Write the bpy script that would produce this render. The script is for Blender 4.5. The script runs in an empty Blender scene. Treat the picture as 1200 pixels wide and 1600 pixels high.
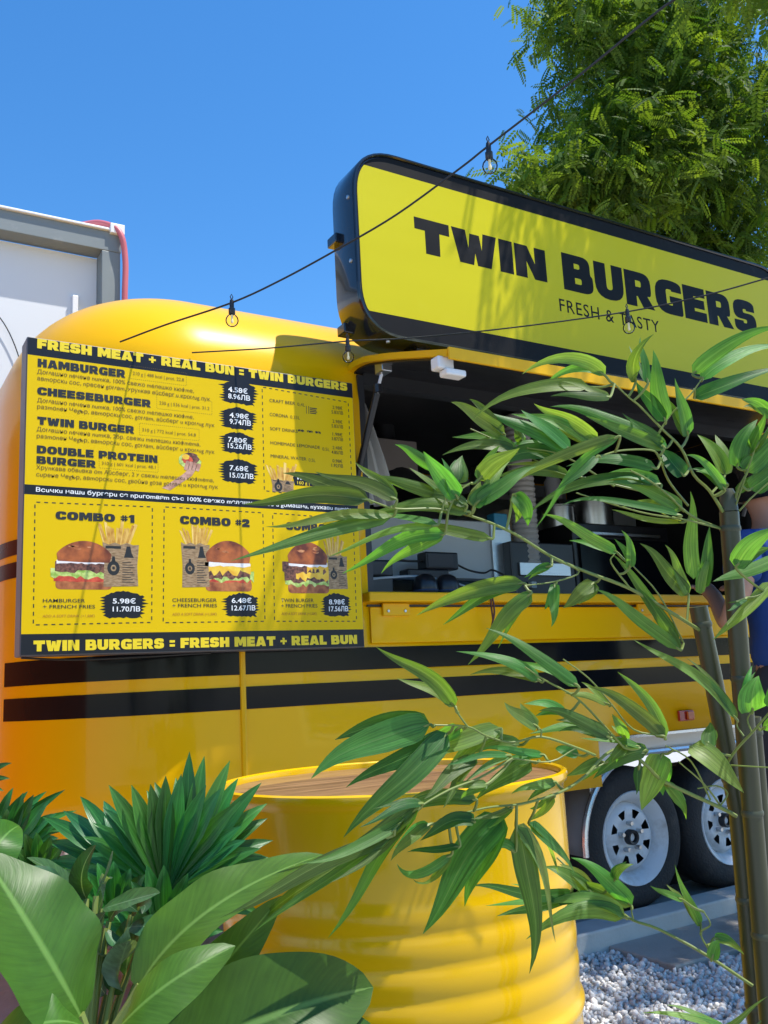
import bpy, bmesh, math, random
import numpy as np
from mathutils import Vector, Matrix

random.seed(11); rng = np.random.default_rng(11)
SC = bpy.context.scene
COL = SC.collection

# ------------------------------------------------------------------ camera, sky, sun, exposure
CAMROT = [[0.857034, -0.053466, -0.512478], [-0.512705, -0.187395, -0.837864], [-0.051239, 0.980828, -0.188016]]
cam_d = bpy.data.cameras.new("camera"); cam = bpy.data.objects.new("camera", cam_d); COL.objects.link(cam)
m4 = Matrix([[CAMROT[i][0], CAMROT[i][1], CAMROT[i][2], (0, 0, 1.03)[i]] for i in range(3)] + [[0, 0, 0, 1]])
cam.matrix_world = m4
cam_d.sensor_fit = 'VERTICAL'; cam_d.sensor_height = 36.0; cam_d.lens = 36.0 * 1420 / 1600
cam_d.clip_start = 0.05; cam_d.clip_end = 2000
SC.camera = cam

SUN = Vector((0.30, -0.284, 0.91)).normalized()          # direction towards the sun
world = bpy.data.worlds.new("World"); SC.world = world; world.use_nodes = True
wn = world.node_tree.nodes; wl = world.node_tree.links
bgn = wn.get("Background") or wn.new("ShaderNodeBackground")
sky = wn.new("ShaderNodeTexSky"); sky.sky_type = 'NISHITA'; sky.sun_disc = False
sky.sun_elevation = math.asin(SUN.z); sky.sun_rotation = math.atan2(SUN.x, SUN.y)
sky.altitude = 300; sky.air_density = 1.0; sky.dust_density = 0.1; sky.ozone_density = 3.2
hsv = wn.new('ShaderNodeHueSaturation'); hsv.inputs['Saturation'].default_value = 1.28; hsv.inputs['Value'].default_value = 1.45
wl.new(sky.outputs[0], hsv.inputs['Color']); wl.new(hsv.outputs[0], bgn.inputs[0]); bgn.inputs[1].default_value = 0.13
sun_d = bpy.data.lights.new("sun", 'SUN'); sun_d.energy = 5.0; sun_d.angle = math.radians(0.53); sun_d.color = (1.0, 0.95, 0.87)
sun_o = bpy.data.objects.new("sun", sun_d); COL.objects.link(sun_o)
sun_o.rotation_euler = (-SUN).to_track_quat('-Z', 'Y').to_euler(); sun_o.location = (4, -4, 12)
SC.view_settings.view_transform = 'Standard'; SC.view_settings.look = 'None'
SC.view_settings.exposure = 0.42; SC.view_settings.gamma = 1.0; SC.view_settings.use_curve_mapping = False
SC.cycles.max_bounces = 10; SC.cycles.transparent_max_bounces = 12; SC.cycles.use_denoising = True

# ------------------------------------------------------------------ helpers: materials
def principled(name):
    m = bpy.data.materials.new(name); m.use_nodes = True
    return m, m.node_tree.nodes, m.node_tree.links, m.node_tree.nodes["Principled BSDF"]

def mat(name, col, rough=0.5, metal=0.0, spec=0.5, coat=0.0, var=0.12, scale=8.0, bump=0.0, bscale=60.0, rvar=0.1, coords='Object', stretch=(1, 1, 1)):
    m, N, L, b = principled(name)
    tc = N.new("ShaderNodeTexCoord"); mp = N.new("ShaderNodeMapping"); mp.inputs['Scale'].default_value = stretch
    L.new(tc.outputs[coords], mp.inputs[0])
    nz = N.new("ShaderNodeTexNoise"); nz.inputs['Scale'].default_value = scale; nz.inputs['Detail'].default_value = 5
    L.new(mp.outputs[0], nz.inputs['Vector'])
    mx = N.new("ShaderNodeMix"); mx.data_type = 'RGBA'
    mx.inputs[6].default_value = (*[max(0, c * (1 - var)) for c in col], 1); mx.inputs[7].default_value = (*[min(1, c * (1 + var)) for c in col], 1)
    L.new(nz.outputs['Fac'], mx.inputs[0]); L.new(mx.outputs[2], b.inputs['Base Color'])
    mr = N.new("ShaderNodeMapRange"); mr.inputs[3].default_value = max(0.02, rough - rvar); mr.inputs[4].default_value = min(1, rough + rvar)
    L.new(nz.outputs['Fac'], mr.inputs[0]); L.new(mr.outputs[0], b.inputs['Roughness'])
    b.inputs['Metallic'].default_value = metal; b.inputs['Specular IOR Level'].default_value = spec
    b.inputs['Coat Weight'].default_value = coat; b.inputs['Coat Roughness'].default_value = 0.04
    if bump:
        n2 = N.new("ShaderNodeTexNoise"); n2.inputs['Scale'].default_value = bscale; n2.inputs['Detail'].default_value = 4
        L.new(mp.outputs[0], n2.inputs['Vector'])
        bp = N.new("ShaderNodeBump"); bp.inputs['Strength'].default_value = bump; bp.inputs['Distance'].default_value = 0.01
        L.new(n2.outputs['Fac'], bp.inputs['Height']); L.new(bp.outputs[0], b.inputs['Normal'])
    return m

def dusty(m, dust, scale=5.0, lo=0.55, hi=0.75, amt=0.5):
    """mix a dust / scuff colour into a material through noise"""
    N, L = m.node_tree.nodes, m.node_tree.links; b = N["Principled BSDF"]
    src = b.inputs['Base Color'].links[0].from_socket
    tc = N.new("ShaderNodeTexCoord"); nz = N.new("ShaderNodeTexNoise"); nz.inputs['Scale'].default_value = scale; nz.inputs['Detail'].default_value = 8; nz.inputs['Roughness'].default_value = 0.65
    L.new(tc.outputs['Object'], nz.inputs['Vector'])
    mr = N.new("ShaderNodeMapRange"); mr.inputs[1].default_value = lo; mr.inputs[2].default_value = hi; mr.inputs[4].default_value = amt; L.new(nz.outputs['Fac'], mr.inputs[0])
    mx = N.new("ShaderNodeMix"); mx.data_type = 'RGBA'; mx.inputs[7].default_value = (*dust, 1)
    L.new(mr.outputs[0], mx.inputs[0]); L.new(src, mx.inputs[6]); L.new(mx.outputs[2], b.inputs['Base Color'])
    return m

def leaf_mat(name, top, under, veins=16, trans=0.35, rough=0.38, vein_amt=0.35, cross=False, spec=0.45, hue=(.475, .535)):
    m, N, L, b = principled(name)
    uv = N.new("ShaderNodeUVMap"); sp = N.new("ShaderNodeSeparateXYZ"); L.new(uv.outputs[0], sp.inputs[0])
    oi = N.new("ShaderNodeObjectInfo")
    tc = N.new("ShaderNodeTexCoord"); nz = N.new("ShaderNodeTexNoise"); nz.inputs['Scale'].default_value = 38; nz.inputs['Detail'].default_value = 6
    L.new(tc.outputs['Object'], nz.inputs['Vector'])
    # long noise stretched along the blade for parallel veins
    mp = N.new("ShaderNodeMapping"); mp.inputs['Scale'].default_value = (veins, 1.2, 1) if not cross else (2.0, veins, 1)
    if cross: mp.inputs['Rotation'].default_value = (0, 0, 0)
    add = N.new("ShaderNodeVectorMath"); add.operation = 'ADD'
    cmb = N.new("ShaderNodeCombineXYZ"); L.new(oi.outputs['Random'], cmb.inputs[2])
    if cross:   # side veins run outwards and forwards from the midrib: use |u-.5| to slant
        ab = N.new("ShaderNodeMath"); ab.operation = 'SUBTRACT'; ab.inputs[1].default_value = 0.5; L.new(sp.outputs[0], ab.inputs[0])
        ab2 = N.new("ShaderNodeMath"); ab2.operation = 'ABSOLUTE'; L.new(ab.outputs[0], ab2.inputs[0])
        sl = N.new("ShaderNodeMath"); sl.operation = 'MULTIPLY_ADD'; sl.inputs[1].default_value = -0.35; L.new(ab2.outputs[0], sl.inputs[0]); L.new(sp.outputs[1], sl.inputs[2])
        cb = N.new("ShaderNodeCombineXYZ"); L.new(ab2.outputs[0], cb.inputs[0]); L.new(sl.outputs[0], cb.inputs[1]); L.new(cb.outputs[0], add.inputs[0])
    else:
        L.new(uv.outputs[0], add.inputs[0])
    L.new(cmb.outputs[0], add.inputs[1]); L.new(add.outputs[0], mp.inputs[0])
    vn = N.new("ShaderNodeTexNoise"); vn.inputs['Scale'].default_value = 1.6; vn.inputs['Detail'].default_value = 3
    L.new(mp.outputs[0], vn.inputs['Vector'])
    geo = N.new("ShaderNodeNewGeometry")
    side = N.new("ShaderNodeMix"); side.data_type = 'RGBA'; side.inputs[6].default_value = (*top, 1); side.inputs[7].default_value = (*under, 1); L.new(geo.outputs['Backfacing'], side.inputs[0])
    v1 = N.new("ShaderNodeMapRange"); v1.inputs[1].default_value = 0.3; v1.inputs[2].default_value = 0.7; v1.inputs[3].default_value = 1 - vein_amt; v1.inputs[4].default_value = 1 + vein_amt; L.new(vn.outputs['Fac'], v1.inputs[0])
    v2 = N.new("ShaderNodeMapRange"); v2.inputs[3].default_value = 0.72; v2.inputs[4].default_value = 1.28; L.new(nz.outputs['Fac'], v2.inputs[0])
    v3 = N.new("ShaderNodeMapRange"); v3.inputs[3].default_value = 0.6; v3.inputs[4].default_value = 1.45; L.new(oi.outputs['Random'], v3.inputs[0])
    p1 = N.new("ShaderNodeMath"); p1.operation = 'MULTIPLY'; L.new(v1.outputs[0], p1.inputs[0]); L.new(v2.outputs[0], p1.inputs[1])
    p2 = N.new("ShaderNodeMath"); p2.operation = 'MULTIPLY'; L.new(p1.outputs[0], p2.inputs[0]); L.new(v3.outputs[0], p2.inputs[1])
    sc = N.new("ShaderNodeVectorMath"); sc.operation = 'SCALE'; L.new(side.outputs[2], sc.inputs[0]); L.new(p2.outputs[0], sc.inputs[3])
    # pale midrib
    mid = N.new("ShaderNodeMath"); mid.operation = 'SUBTRACT'; mid.inputs[1].default_value = 0.5; L.new(sp.outputs[0], mid.inputs[0])
    mab = N.new("ShaderNodeMath"); mab.operation = 'ABSOLUTE'; L.new(mid.outputs[0], mab.inputs[0])
    mrg = N.new("ShaderNodeMapRange"); mrg.inputs[1].default_value = 0.012; mrg.inputs[2].default_value = 0.04; mrg.inputs[3].default_value = 0.5 if cross else 0.28; mrg.inputs[4].default_value = 0.0; L.new(mab.outputs[0], mrg.inputs[0])
    rib = N.new("ShaderNodeMix"); rib.data_type = 'RGBA'; rib.inputs[7].default_value = (*[min(1, c * 2.0 + .01) for c in under], 1)
    L.new(mrg.outputs[0], rib.inputs[0]); L.new(sc.outputs[0], rib.inputs[6])
    # each leaf leans a little towards yellow or blue green
    wn_ = N.new("ShaderNodeTexWhiteNoise"); wn_.noise_dimensions = '1D'; L.new(oi.outputs['Random'], wn_.inputs['W'])
    hs = N.new("ShaderNodeHueSaturation"); hr = N.new("ShaderNodeMapRange"); hr.inputs[3].default_value = hue[0]; hr.inputs[4].default_value = hue[1]; L.new(wn_.outputs['Value'], hr.inputs[0]); L.new(hr.outputs[0], hs.inputs['Hue']); L.new(rib.outputs[2], hs.inputs['Color'])
    rib = hs; RO = hs.outputs[0]
    L.new(RO, b.inputs['Base Color']); b.inputs['Roughness'].default_value = rough; b.inputs['Specular IOR Level'].default_value = spec
    bp = N.new("ShaderNodeBump"); bp.inputs['Strength'].default_value = 0.12 if cross else 0.3; bp.inputs['Distance'].default_value = 0.002; L.new(vn.outputs['Fac'], bp.inputs['Height']); L.new(bp.outputs[0], b.inputs['Normal'])
    tr = N.new("ShaderNodeBsdfTranslucent")
    tcx = N.new("ShaderNodeMix"); tcx.data_type = 'RGBA'; tcx.blend_type = 'MULTIPLY'; tcx.inputs[0].default_value = 1.0; tcx.inputs[7].default_value = (2.7, 2.35, 0.45, 1); L.new(RO, tcx.inputs[6]); L.new(tcx.outputs[2], tr.inputs[0])
    ms = N.new("ShaderNodeMixShader"); ms.inputs[0].default_value = trans; L.new(b.outputs[0], ms.inputs[1]); L.new(tr.outputs[0], ms.inputs[2])
    L.new(ms.outputs[0], N["Material Output"].inputs['Surface'])
    return m

# ------------------------------------------------------------------ helpers: objects
def thing(name, label, cat, loc=(0, 0, 0), group=None):
    o = bpy.data.objects.new(name, None); COL.objects.link(o); o.location = loc; o.empty_display_size = 0.1
    o['label'] = label; o['category'] = cat
    if group: o['group'] = group
    return o
def tag(o, label, cat, group=None):
    o['label'] = label; o['category'] = cat
    if group: o['group'] = group
    return o
def adopt(o, parent):
    o.parent = parent
    w = Matrix.Translation(parent.location) if parent.parent is None else Matrix.Identity(4)
    o.matrix_parent_inverse = w.inverted()
    return o
def link_mesh(name, me, m=None, parent=None, smooth=False):
    o = bpy.data.objects.new(name, me); COL.objects.link(o)
    if m is not None:
        for mm in (m if isinstance(m, (list, tuple)) else [m]): me.materials.append(mm)
    if smooth and len(me.polygons): me.polygons.foreach_set('use_smooth', [True] * len(me.polygons))
    if parent is not None: adopt(o, parent)
    return o
class MB:
    """collects simple shapes into ONE mesh"""
    def __init__(s): s.v = []; s.f = []; s.mi = []; s.uv = None
    def add(s, vs, fs, mi=0):
        n = len(s.v); s.v += [tuple(p) for p in vs]; s.f += [tuple(i + n for i in f) for f in fs]; s.mi += [mi] * len(fs); return s
    def box(s, a, b, mi=0, M=None):
        (x0, y0, z0), (x1, y1, z1) = a, b
        vs = [Vector(p) for p in ((x0, y0, z0), (x1, y0, z0), (x1, y1, z0), (x0, y1, z0), (x0, y0, z1), (x1, y0, z1), (x1, y1, z1), (x0, y1, z1))]
        if M is not None: vs = [M @ p for p in vs]
        return s.add(vs, [(0, 3, 2, 1), (4, 5, 6, 7), (0, 1, 5, 4), (1, 2, 6, 5), (2, 3, 7, 6), (3, 0, 4, 7)], mi)
    def tube(s, pts, r, n=8, mi=0, cap=True):
        pts = [Vector(p) for p in pts]; rs = r if isinstance(r, (list, tuple)) else [r] * len(pts)
        vs = []; up = None
        for i, p in enumerate(pts):
            t = (pts[min(i + 1, len(pts) - 1)] - pts[max(i - 1, 0)]).normalized()
            if up is None: up = t.orthogonal().normalized()
            up = (up - t * up.dot(t)); up = up.normalized() if up.length > 1e-6 else t.orthogonal().normalized()
            sd = t.cross(up)
            for k in range(n):
                a = 2 * math.pi * k / n; vs.append(p + (up * math.cos(a) + sd * math.sin(a)) * rs[i])
        fs = [(i * n + k, i * n + (k + 1) % n, (i + 1) * n + (k + 1) % n, (i + 1) * n + k) for i in range(len(pts) - 1) for k in range(n)]
        if cap: fs += [tuple(range(n))[::-1], tuple(range((len(pts) - 1) * n, len(pts) * n))]
        return s.add(vs, fs, mi)
    def lathe(s, prof, n=32, c=(0, 0, 0), axis='Z', mi=0, close=False):
        vs = []
        for r, h in prof:
            for k in range(n):
                a = 2 * math.pi * k / n; x, y = r * math.cos(a), r * math.sin(a)
                vs.append(Vector(c) + (Vector((x, y, h)) if axis == 'Z' else Vector((x, h, y)) if axis == 'Y' else Vector((h, x, y))))
        fl = axis == 'Y'
        fs = []
        for i in range(len(prof) - 1):
            for k in range(n):
                q = (i * n + k, i * n + (k + 1) % n, (i + 1) * n + (k + 1) % n, (i + 1) * n + k); fs.append(q[::-1] if fl else q)
        if close:
            fs += [tuple(range(n)), tuple(range((len(prof) - 1) * n, len(prof) * n))]
        return s.add(vs, fs, mi)
    def prism(s, poly, a, b, M=None, mi=0):
        """poly of (x,z) points extruded in y from a to b"""
        n = len(poly); vs = [Vector((x, a, z)) for x, z in poly] + [Vector((x, b, z)) for x, z in poly]
        if M is not None: vs = [M @ p for p in vs]
        return s.add(vs, [tuple(range(n)), tuple(range(n, 2 * n))[::-1]] + [(i, i + n, (i + 1) % n + n, (i + 1) % n) for i in range(n)], mi)
    def build(s, name, m, parent=None, smooth=False, bevel=0, seg=2, fix=True):
        me = bpy.data.meshes.new(name); me.from_pydata([tuple(p) for p in s.v], [], s.f)
        if len(set(s.mi)) > 1: me.polygons.foreach_set('material_index', s.mi)
        if fix or bevel:
            bm = bmesh.new(); bm.from_mesh(me)
            if bevel:
                bmesh.ops.remove_doubles(bm, verts=bm.verts, dist=1e-5)
                bmesh.ops.recalc_face_normals(bm, faces=bm.faces)
                ed = [e for e in bm.edges if len(e.link_faces) == 2 and e.calc_face_angle(0) > math.radians(35)]
                bmesh.ops.bevel(bm, geom=ed, offset=bevel, segments=seg, affect='EDGES', profile=0.5, clamp_overlap=True)
            bmesh.ops.recalc_face_normals(bm, faces=bm.faces); bm.to_mesh(me); bm.free()
        o = link_mesh(name, me, m, parent, smooth)
        if smooth: me.set_sharp_from_angle(angle=math.radians(38))
        return o

def catmull(pts, n):
    P = [np.array(p, float) for p in pts]; P = [2 * P[0] - P[1]] + P + [2 * P[-1] - P[-2]]; out = []
    for i in range(1, len(P) - 2):
        for k in range(n):
            t = k / n; a, b, c, d = P[i - 1:i + 3]
            out.append(.5 * ((2 * b) + (c - a) * t + (2 * a - 5 * b + 4 * c - d) * t * t + (3 * b - a - 3 * c + d) * t ** 3))
    out.append(P[-2]); return out

EYE = Vector((0, 0, 1.03))
LEAFMESH = []
def leaf_mesh(base, mid, tip, w, face=None, fold=0.25, roll=None, nseg=10, na=4, shape='bamboo', twist=0.0):
    """blade along a quadratic curve through base, mid and tip; width w at the widest place"""
    b, m, t = Vector(base), Vector(mid), Vector(tip)
    c = m * 2 - (b + t) * 0.5
    vs = []; uvs = []; fs = []
    hint = (face if face is not None else Vector((0, 0, 1)))
    L0 = (t - b).length; sw = math.sin(b.x * 913 + t.z * 517) * .055
    for i in range(nseg + 1):
        s = i / nseg
        p = b * (1 - s) ** 2 + c * 2 * s * (1 - s) + t * s * s
        tan = (c - b) * 2 * (1 - s) + (t - c) * 2 * s; tan.normalize()
        sd = tan.cross(hint)
        sd = sd.normalized() if sd.length > 1e-4 else tan.orthogonal().normalized()
        nrm = sd.cross(tan).normalized()
        a = (roll or 0) + twist * (s - 0.3)
        if shape == 'bamboo': p = p + sd * (math.sin(s * 5.2 + 0.4) * sw * s * L0)
        sd2 = sd * math.cos(a) + nrm * math.sin(a); n2 = nrm * math.cos(a) - sd * math.sin(a)
        if shape == 'bamboo': f = min(1, (s / 0.11) ** 0.5) * (1 - max(0, (s - 0.34) / 0.66) ** 1.6) if s < 1 else 0.0
        elif shape == 'palm': f = (0.35 + 0.65 * min(1, s / 0.5)) * (1 - max(0, (s - 0.5) / 0.5) ** 1.5)
        elif shape == 'broad': f = max(0, math.sin(math.pi * min(1, (s * .97 + .03)) ** 0.85)) ** 0.62
        else: f = max(0, math.sin(math.pi * s ** 0.8)) ** 0.75
        hw = w * 0.5 * max(f, 0.012)
        for k in range(na + 1):
            u = k / na * 2 - 1
            wob = 0.0 if shape in ('bamboo', 'palm') else 0.06 * math.sin(s * 17 + (2 if u > 0 else 0) + w * 300) * u * u
            q = p + sd2 * (u * hw) + n2 * (fold * hw * (abs(u) ** 1.4) + wob * hw)
            vs.append(q); uvs.append((k / na, s))
    for i in range(nseg):
        for k in range(na):
            a = i * (na + 1) + k; fs.append((a, a + 1, a + na + 2, a + na + 1))
    me = bpy.data.meshes.new('leaf'); me.from_pydata([tuple(p) for p in vs], [], fs)
    ul = me.uv_layers.new(name='UVMap'); idx = np.zeros(len(me.loops), int); me.loops.foreach_get('vertex_index', idx)
    ul.data.foreach_set('uv', np.array(uvs)[idx].ravel()); me.polygons.foreach_set('use_smooth', [True] * len(me.polygons))
    return me

# ------------------------------------------------------------------ lettering
def rnd(pts, steps=5):
    out = []; n = len(pts)
    for i, p in enumerate(pts):
        if len(p) == 2: out.append((p[0], p[1])); continue
        x, y, r = p; a = pts[i - 1]; c = pts[(i + 1) % n]
        va = np.array([a[0] - x, a[1] - y]); vc = np.array([c[0] - x, c[1] - y]); la, lc = np.linalg.norm(va), np.linalg.norm(vc)
        ra, rc = min(r, la * .5), min(r, lc * .5); A = np.array([x, y]) + va / la * ra; Cc = np.array([x, y]) + vc / lc * rc; B = np.array([x, y])
        for k in range(steps + 1):
            t = k / steps; q = A * (1 - t) ** 2 * 1 + B * 2 * t * (1 - t) + Cc * t * t; out.append((q[0], q[1]))
    return out
G = {
 'T': (.86, [[(0, 1), (.86, 1), (.86, .66), (.61, .66), (.60, 0), (.25, 0), (.25, .66), (0, .66)]]),
 'W': (1.18, [[(0, 1), (.36, 1), (.42, .48), (.47, .92), (.72, .92), (.77, .48), (.82, 1), (1.18, 1), (1.0, 0), (.64, 0), (.59, .36), (.54, 0), (.18, 0)]]),
 'I': (.37, [[(0, 1), (.37, 1), (.37, 0), (0, 0)]]),
 'N': (.88, [[(0, 1), (.36, 1), (.56, .48), (.56, 1), (.88, 1), (.88, 0), (.53, 0), (.32, .52), (.32, 0), (0, 0)]]),
 'B': (.87, [[(0, 1), (.81, 1, .26), (.80, .53, .1), (.87, .48, .1), (.87, 0, .3), (0, 0)], [(.34, .77), (.50, .77, .05), (.50, .63, .05), (.34, .63)], [(.34, .38), (.53, .38, .05), (.53, .22, .05), (.34, .22)]]),
 'U': (.87, [[(0, 1), (.35, 1), (.35, .28, .1), (.53, .28, .1), (.53, 1), (.87, 1), (.87, 0, .42), (0, 0, .42)]]),
 'R': (.90, [[(0, 1), (.84, 1, .3), (.84, .36, .2), (.70, .35), (.92, 0), (.54, 0), (.38, .30), (.34, .30), (.34, 0), (0, 0)], [(.34, .75), (.52, .75, .06), (.52, .57, .06), (.34, .57)]]),
 'G': (.89, [[(.88, .68), (.88, 1, .4), (0, 1, .44), (0, 0, .44), (.88, 0, .1), (.88, .54), (.47, .54), (.47, .36), (.55, .36), (.55, .27), (.36, .27, .07), (.36, .73, .07), (.54, .73, .05), (.54, .68)]]),
 'E': (.77, [[(0, 1), (.76, 1), (.76, .72), (.36, .72), (.36, .64), (.72, .64), (.72, .37), (.36, .37), (.36, .28), (.77, .28), (.77, 0), (0, 0)]]),
 'S': (.83, [[(.80, .67), (.80, 1, .34), (0, 1, .36), (0, .40, .24), (.47, .40, .05), (.47, .28, .05), (.34, .28, .03), (.34, .35), (0, .35), (0, 0, .34), (.83, 0, .36), (.83, .60, .24), (.36, .60, .05), (.36, .72, .05), (.48, .72, .03), (.48, .67)]]),
 'F': (.75, [[(0, 1), (.75, 1), (.75, .70), (.36, .70), (.36, .60), (.70, .60), (.70, .31), (.36, .31), (.36, 0), (0, 0)]]),
 'H': (.87, [[(0, 1), (.35, 1), (.35, .65), (.52, .65), (.52, 1), (.87, 1), (.87, 0), (.52, 0), (.52, .34), (.35, .34), (.35, 0), (0, 0)]]),
 'M': (1.1, [[(0, 1), (.40, 1), (.55, .62), (.70, 1), (1.1, 1), (1.1, 0), (.76, 0), (.76, .46), (.63, .12), (.47, .12), (.34, .46), (.34, 0), (0, 0)]]),
 'A': (.98, [[(.28, 1), (.70, 1), (.98, 0), (.62, 0), (.59, .14), (.39, .14), (.36, 0), (0, 0)], [(.43, .38), (.55, .38), (.49, .70)]]),
 'L': (.72, [[(0, 1), (.36, 1), (.36, .30), (.72, .30), (.72, 0), (0, 0)]]),
 'C': (.87, [[(.87, .62), (.87, 1, .4), (0, 1, .44), (0, 0, .44), (.87, 0, .4), (.87, .38), (.53, .38), (.53, .27, .05), (.36, .27, .07), (.36, .73, .07), (.53, .73, .05), (.53, .62)]]),
 'O': (.93, [[(0, 0, .45), (.93, 0, .45), (.93, 1, .45), (0, 1, .45)], [(.36, .28, .1), (.57, .28, .1), (.57, .72, .1), (.36, .72, .1)]]),
 'D': (.89, [[(0, 1), (.89, 1, .44), (.89, 0, .44), (0, 0)], [(.35, .71), (.54, .71, .1), (.54, .29, .1), (.35, .29)]]),
 'P': (.85, [[(0, 1), (.85, 1, .34), (.85, .30, .34), (.36, .30), (.36, 0), (0, 0)], [(.35, .74), (.53, .74, .06), (.53, .56, .06), (.35, .56)]]),
 '+': (.62, [[(.21, .82), (.41, .82), (.41, .58), (.62, .58), (.62, .36), (.41, .36), (.41, .12), (.21, .12), (.21, .36), (0, .36), (0, .58), (.21, .58)]]),
 '=': (.46, [[(0, .80), (.46, .80), (.46, .56), (0, .56)], [(0, .40), (.46, .40), (.46, .16), (0, .16)]]),
 '#': (.62, [[(.14, .9), (.28, .9), (.28, .74), (.36, .74), (.36, .9), (.5, .9), (.5, .74), (.62, .74), (.62, .6), (.5, .6), (.5, .46), (.62, .46), (.62, .32), (.5, .32), (.5, .16), (.36, .16), (.36, .32), (.28, .32), (.28, .16), (.14, .16), (.14, .32), (0, .32), (0, .46), (.14, .46), (.14, .6), (0, .6), (0, .74), (.14, .74)], [(.28, .6), (.36, .6), (.36, .46), (.28, .46)]]),
 '1': (.52, [[(0, .80), (.22, 1), (.52, 1), (.52, 0), (.17, 0), (.17, .66), (0, .66)]]),
 '2': (.77, [[(0, .60), (0, 1, .34), (.75, 1, .34), (.75, .48, .16), (.42, .30), (.77, .30), (.77, 0), (0, 0), (0, .30, .05), (.41, .58, .05), (.41, .72, .04), (.33, .72, .04), (.33, .60)]]),
 '3': (.80, [[(0, .64), (0, 1, .34), (.77, 1, .34), (.77, .54, .1), (.80, .48, .05), (.80, 0, .34), (0, 0, .34), (0, .36), (.34, .36), (.34, .27, .03), (.47, .27, .04), (.47, .41, .04), (.25, .41), (.25, .60), (.45, .60, .04), (.45, .73, .04), (.34, .73, .03), (.34, .64)]]),
}
def fat_polys(s, gap=.07, space=.42):
    x = 0; out = []
    for ch in s:
        if ch == ' ': x += space; continue
        w, ps = G[ch]
        for p in ps: out.append([(a + x, b) for a, b in rnd(p)])
        x += w + gap
    return out, x - gap
DG = None
def curve_mesh(cd, name):
    ob = bpy.data.objects.new('tmp', cd); COL.objects.link(ob)
    dg = bpy.context.evaluated_depsgraph_get(); dg.update()
    me = bpy.data.meshes.new_from_object(ob.evaluated_get(dg)); me.name = name
    bpy.data.objects.remove(ob); return me
def polys_mesh(polys, name):
    cd = bpy.data.curves.new('tmp', 'CURVE'); cd.dimensions = '2D'; cd.fill_mode = 'BOTH'
    for p in polys:
        sp = cd.splines.new('POLY'); sp.points.add(len(p) - 1)
        for q, (x, y) in zip(sp.points, p): q.co = (x, y, 0, 1)
        sp.use_cyclic_u = True
    return curve_mesh(cd, name)
def font_mesh(s, name, bold=0.0, shear=0.0, space=1.0):
    cd = bpy.data.curves.new('tmp', 'FONT'); cd.body = s; cd.size = 1; cd.resolution_u = 3; cd.offset = bold; cd.shear = shear; cd.space_character = space
    return curve_mesh(cd, name)
def place_flat(me, x0, x1, z0, cap, y, ref_cap=None, thick=None):
    """lay an xy mesh on the plane y = const facing -y, fitted to x0..x1 and cap height"""
    n = len(me.vertices); co = np.zeros(n * 3); me.vertices.foreach_get('co', co); co = co.reshape(-1, 3)
    a, b = co[:, 0].min(), co[:, 0].max(); rc = ref_cap or 1.0
    X = x0 + (co[:, 0] - a) / (b - a) * (x1 - x0); Z = z0 + co[:, 1] / rc * cap
    me.vertices.foreach_set('co', np.stack([X, np.full(n, y), Z], 1).ravel())
    bm = bmesh.new(); bm.from_mesh(me)
    for f in bm.faces:
        f.normal_update()
    fl = [f for f in bm.faces if f.normal.y > 0]
    if fl: bmesh.ops.reverse_faces(bm, faces=fl)
    bm.to_mesh(me); bm.free(); me.update(); return me
def flat_poly(mb, pts, y, mi=0):
    """single polygon of (x,z) points facing -y"""
    a = sum(pts[i][0] * pts[(i + 1) % len(pts)][1] - pts[(i + 1) % len(pts)][0] * pts[i][1] for i in range(len(pts)))
    if a < 0: pts = pts[::-1]
    n = len(mb.v); mb.v += [(x, y, z) for x, z in pts]; mb.f.append(tuple(range(n, n + len(pts)))); mb.mi.append(mi)

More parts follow.
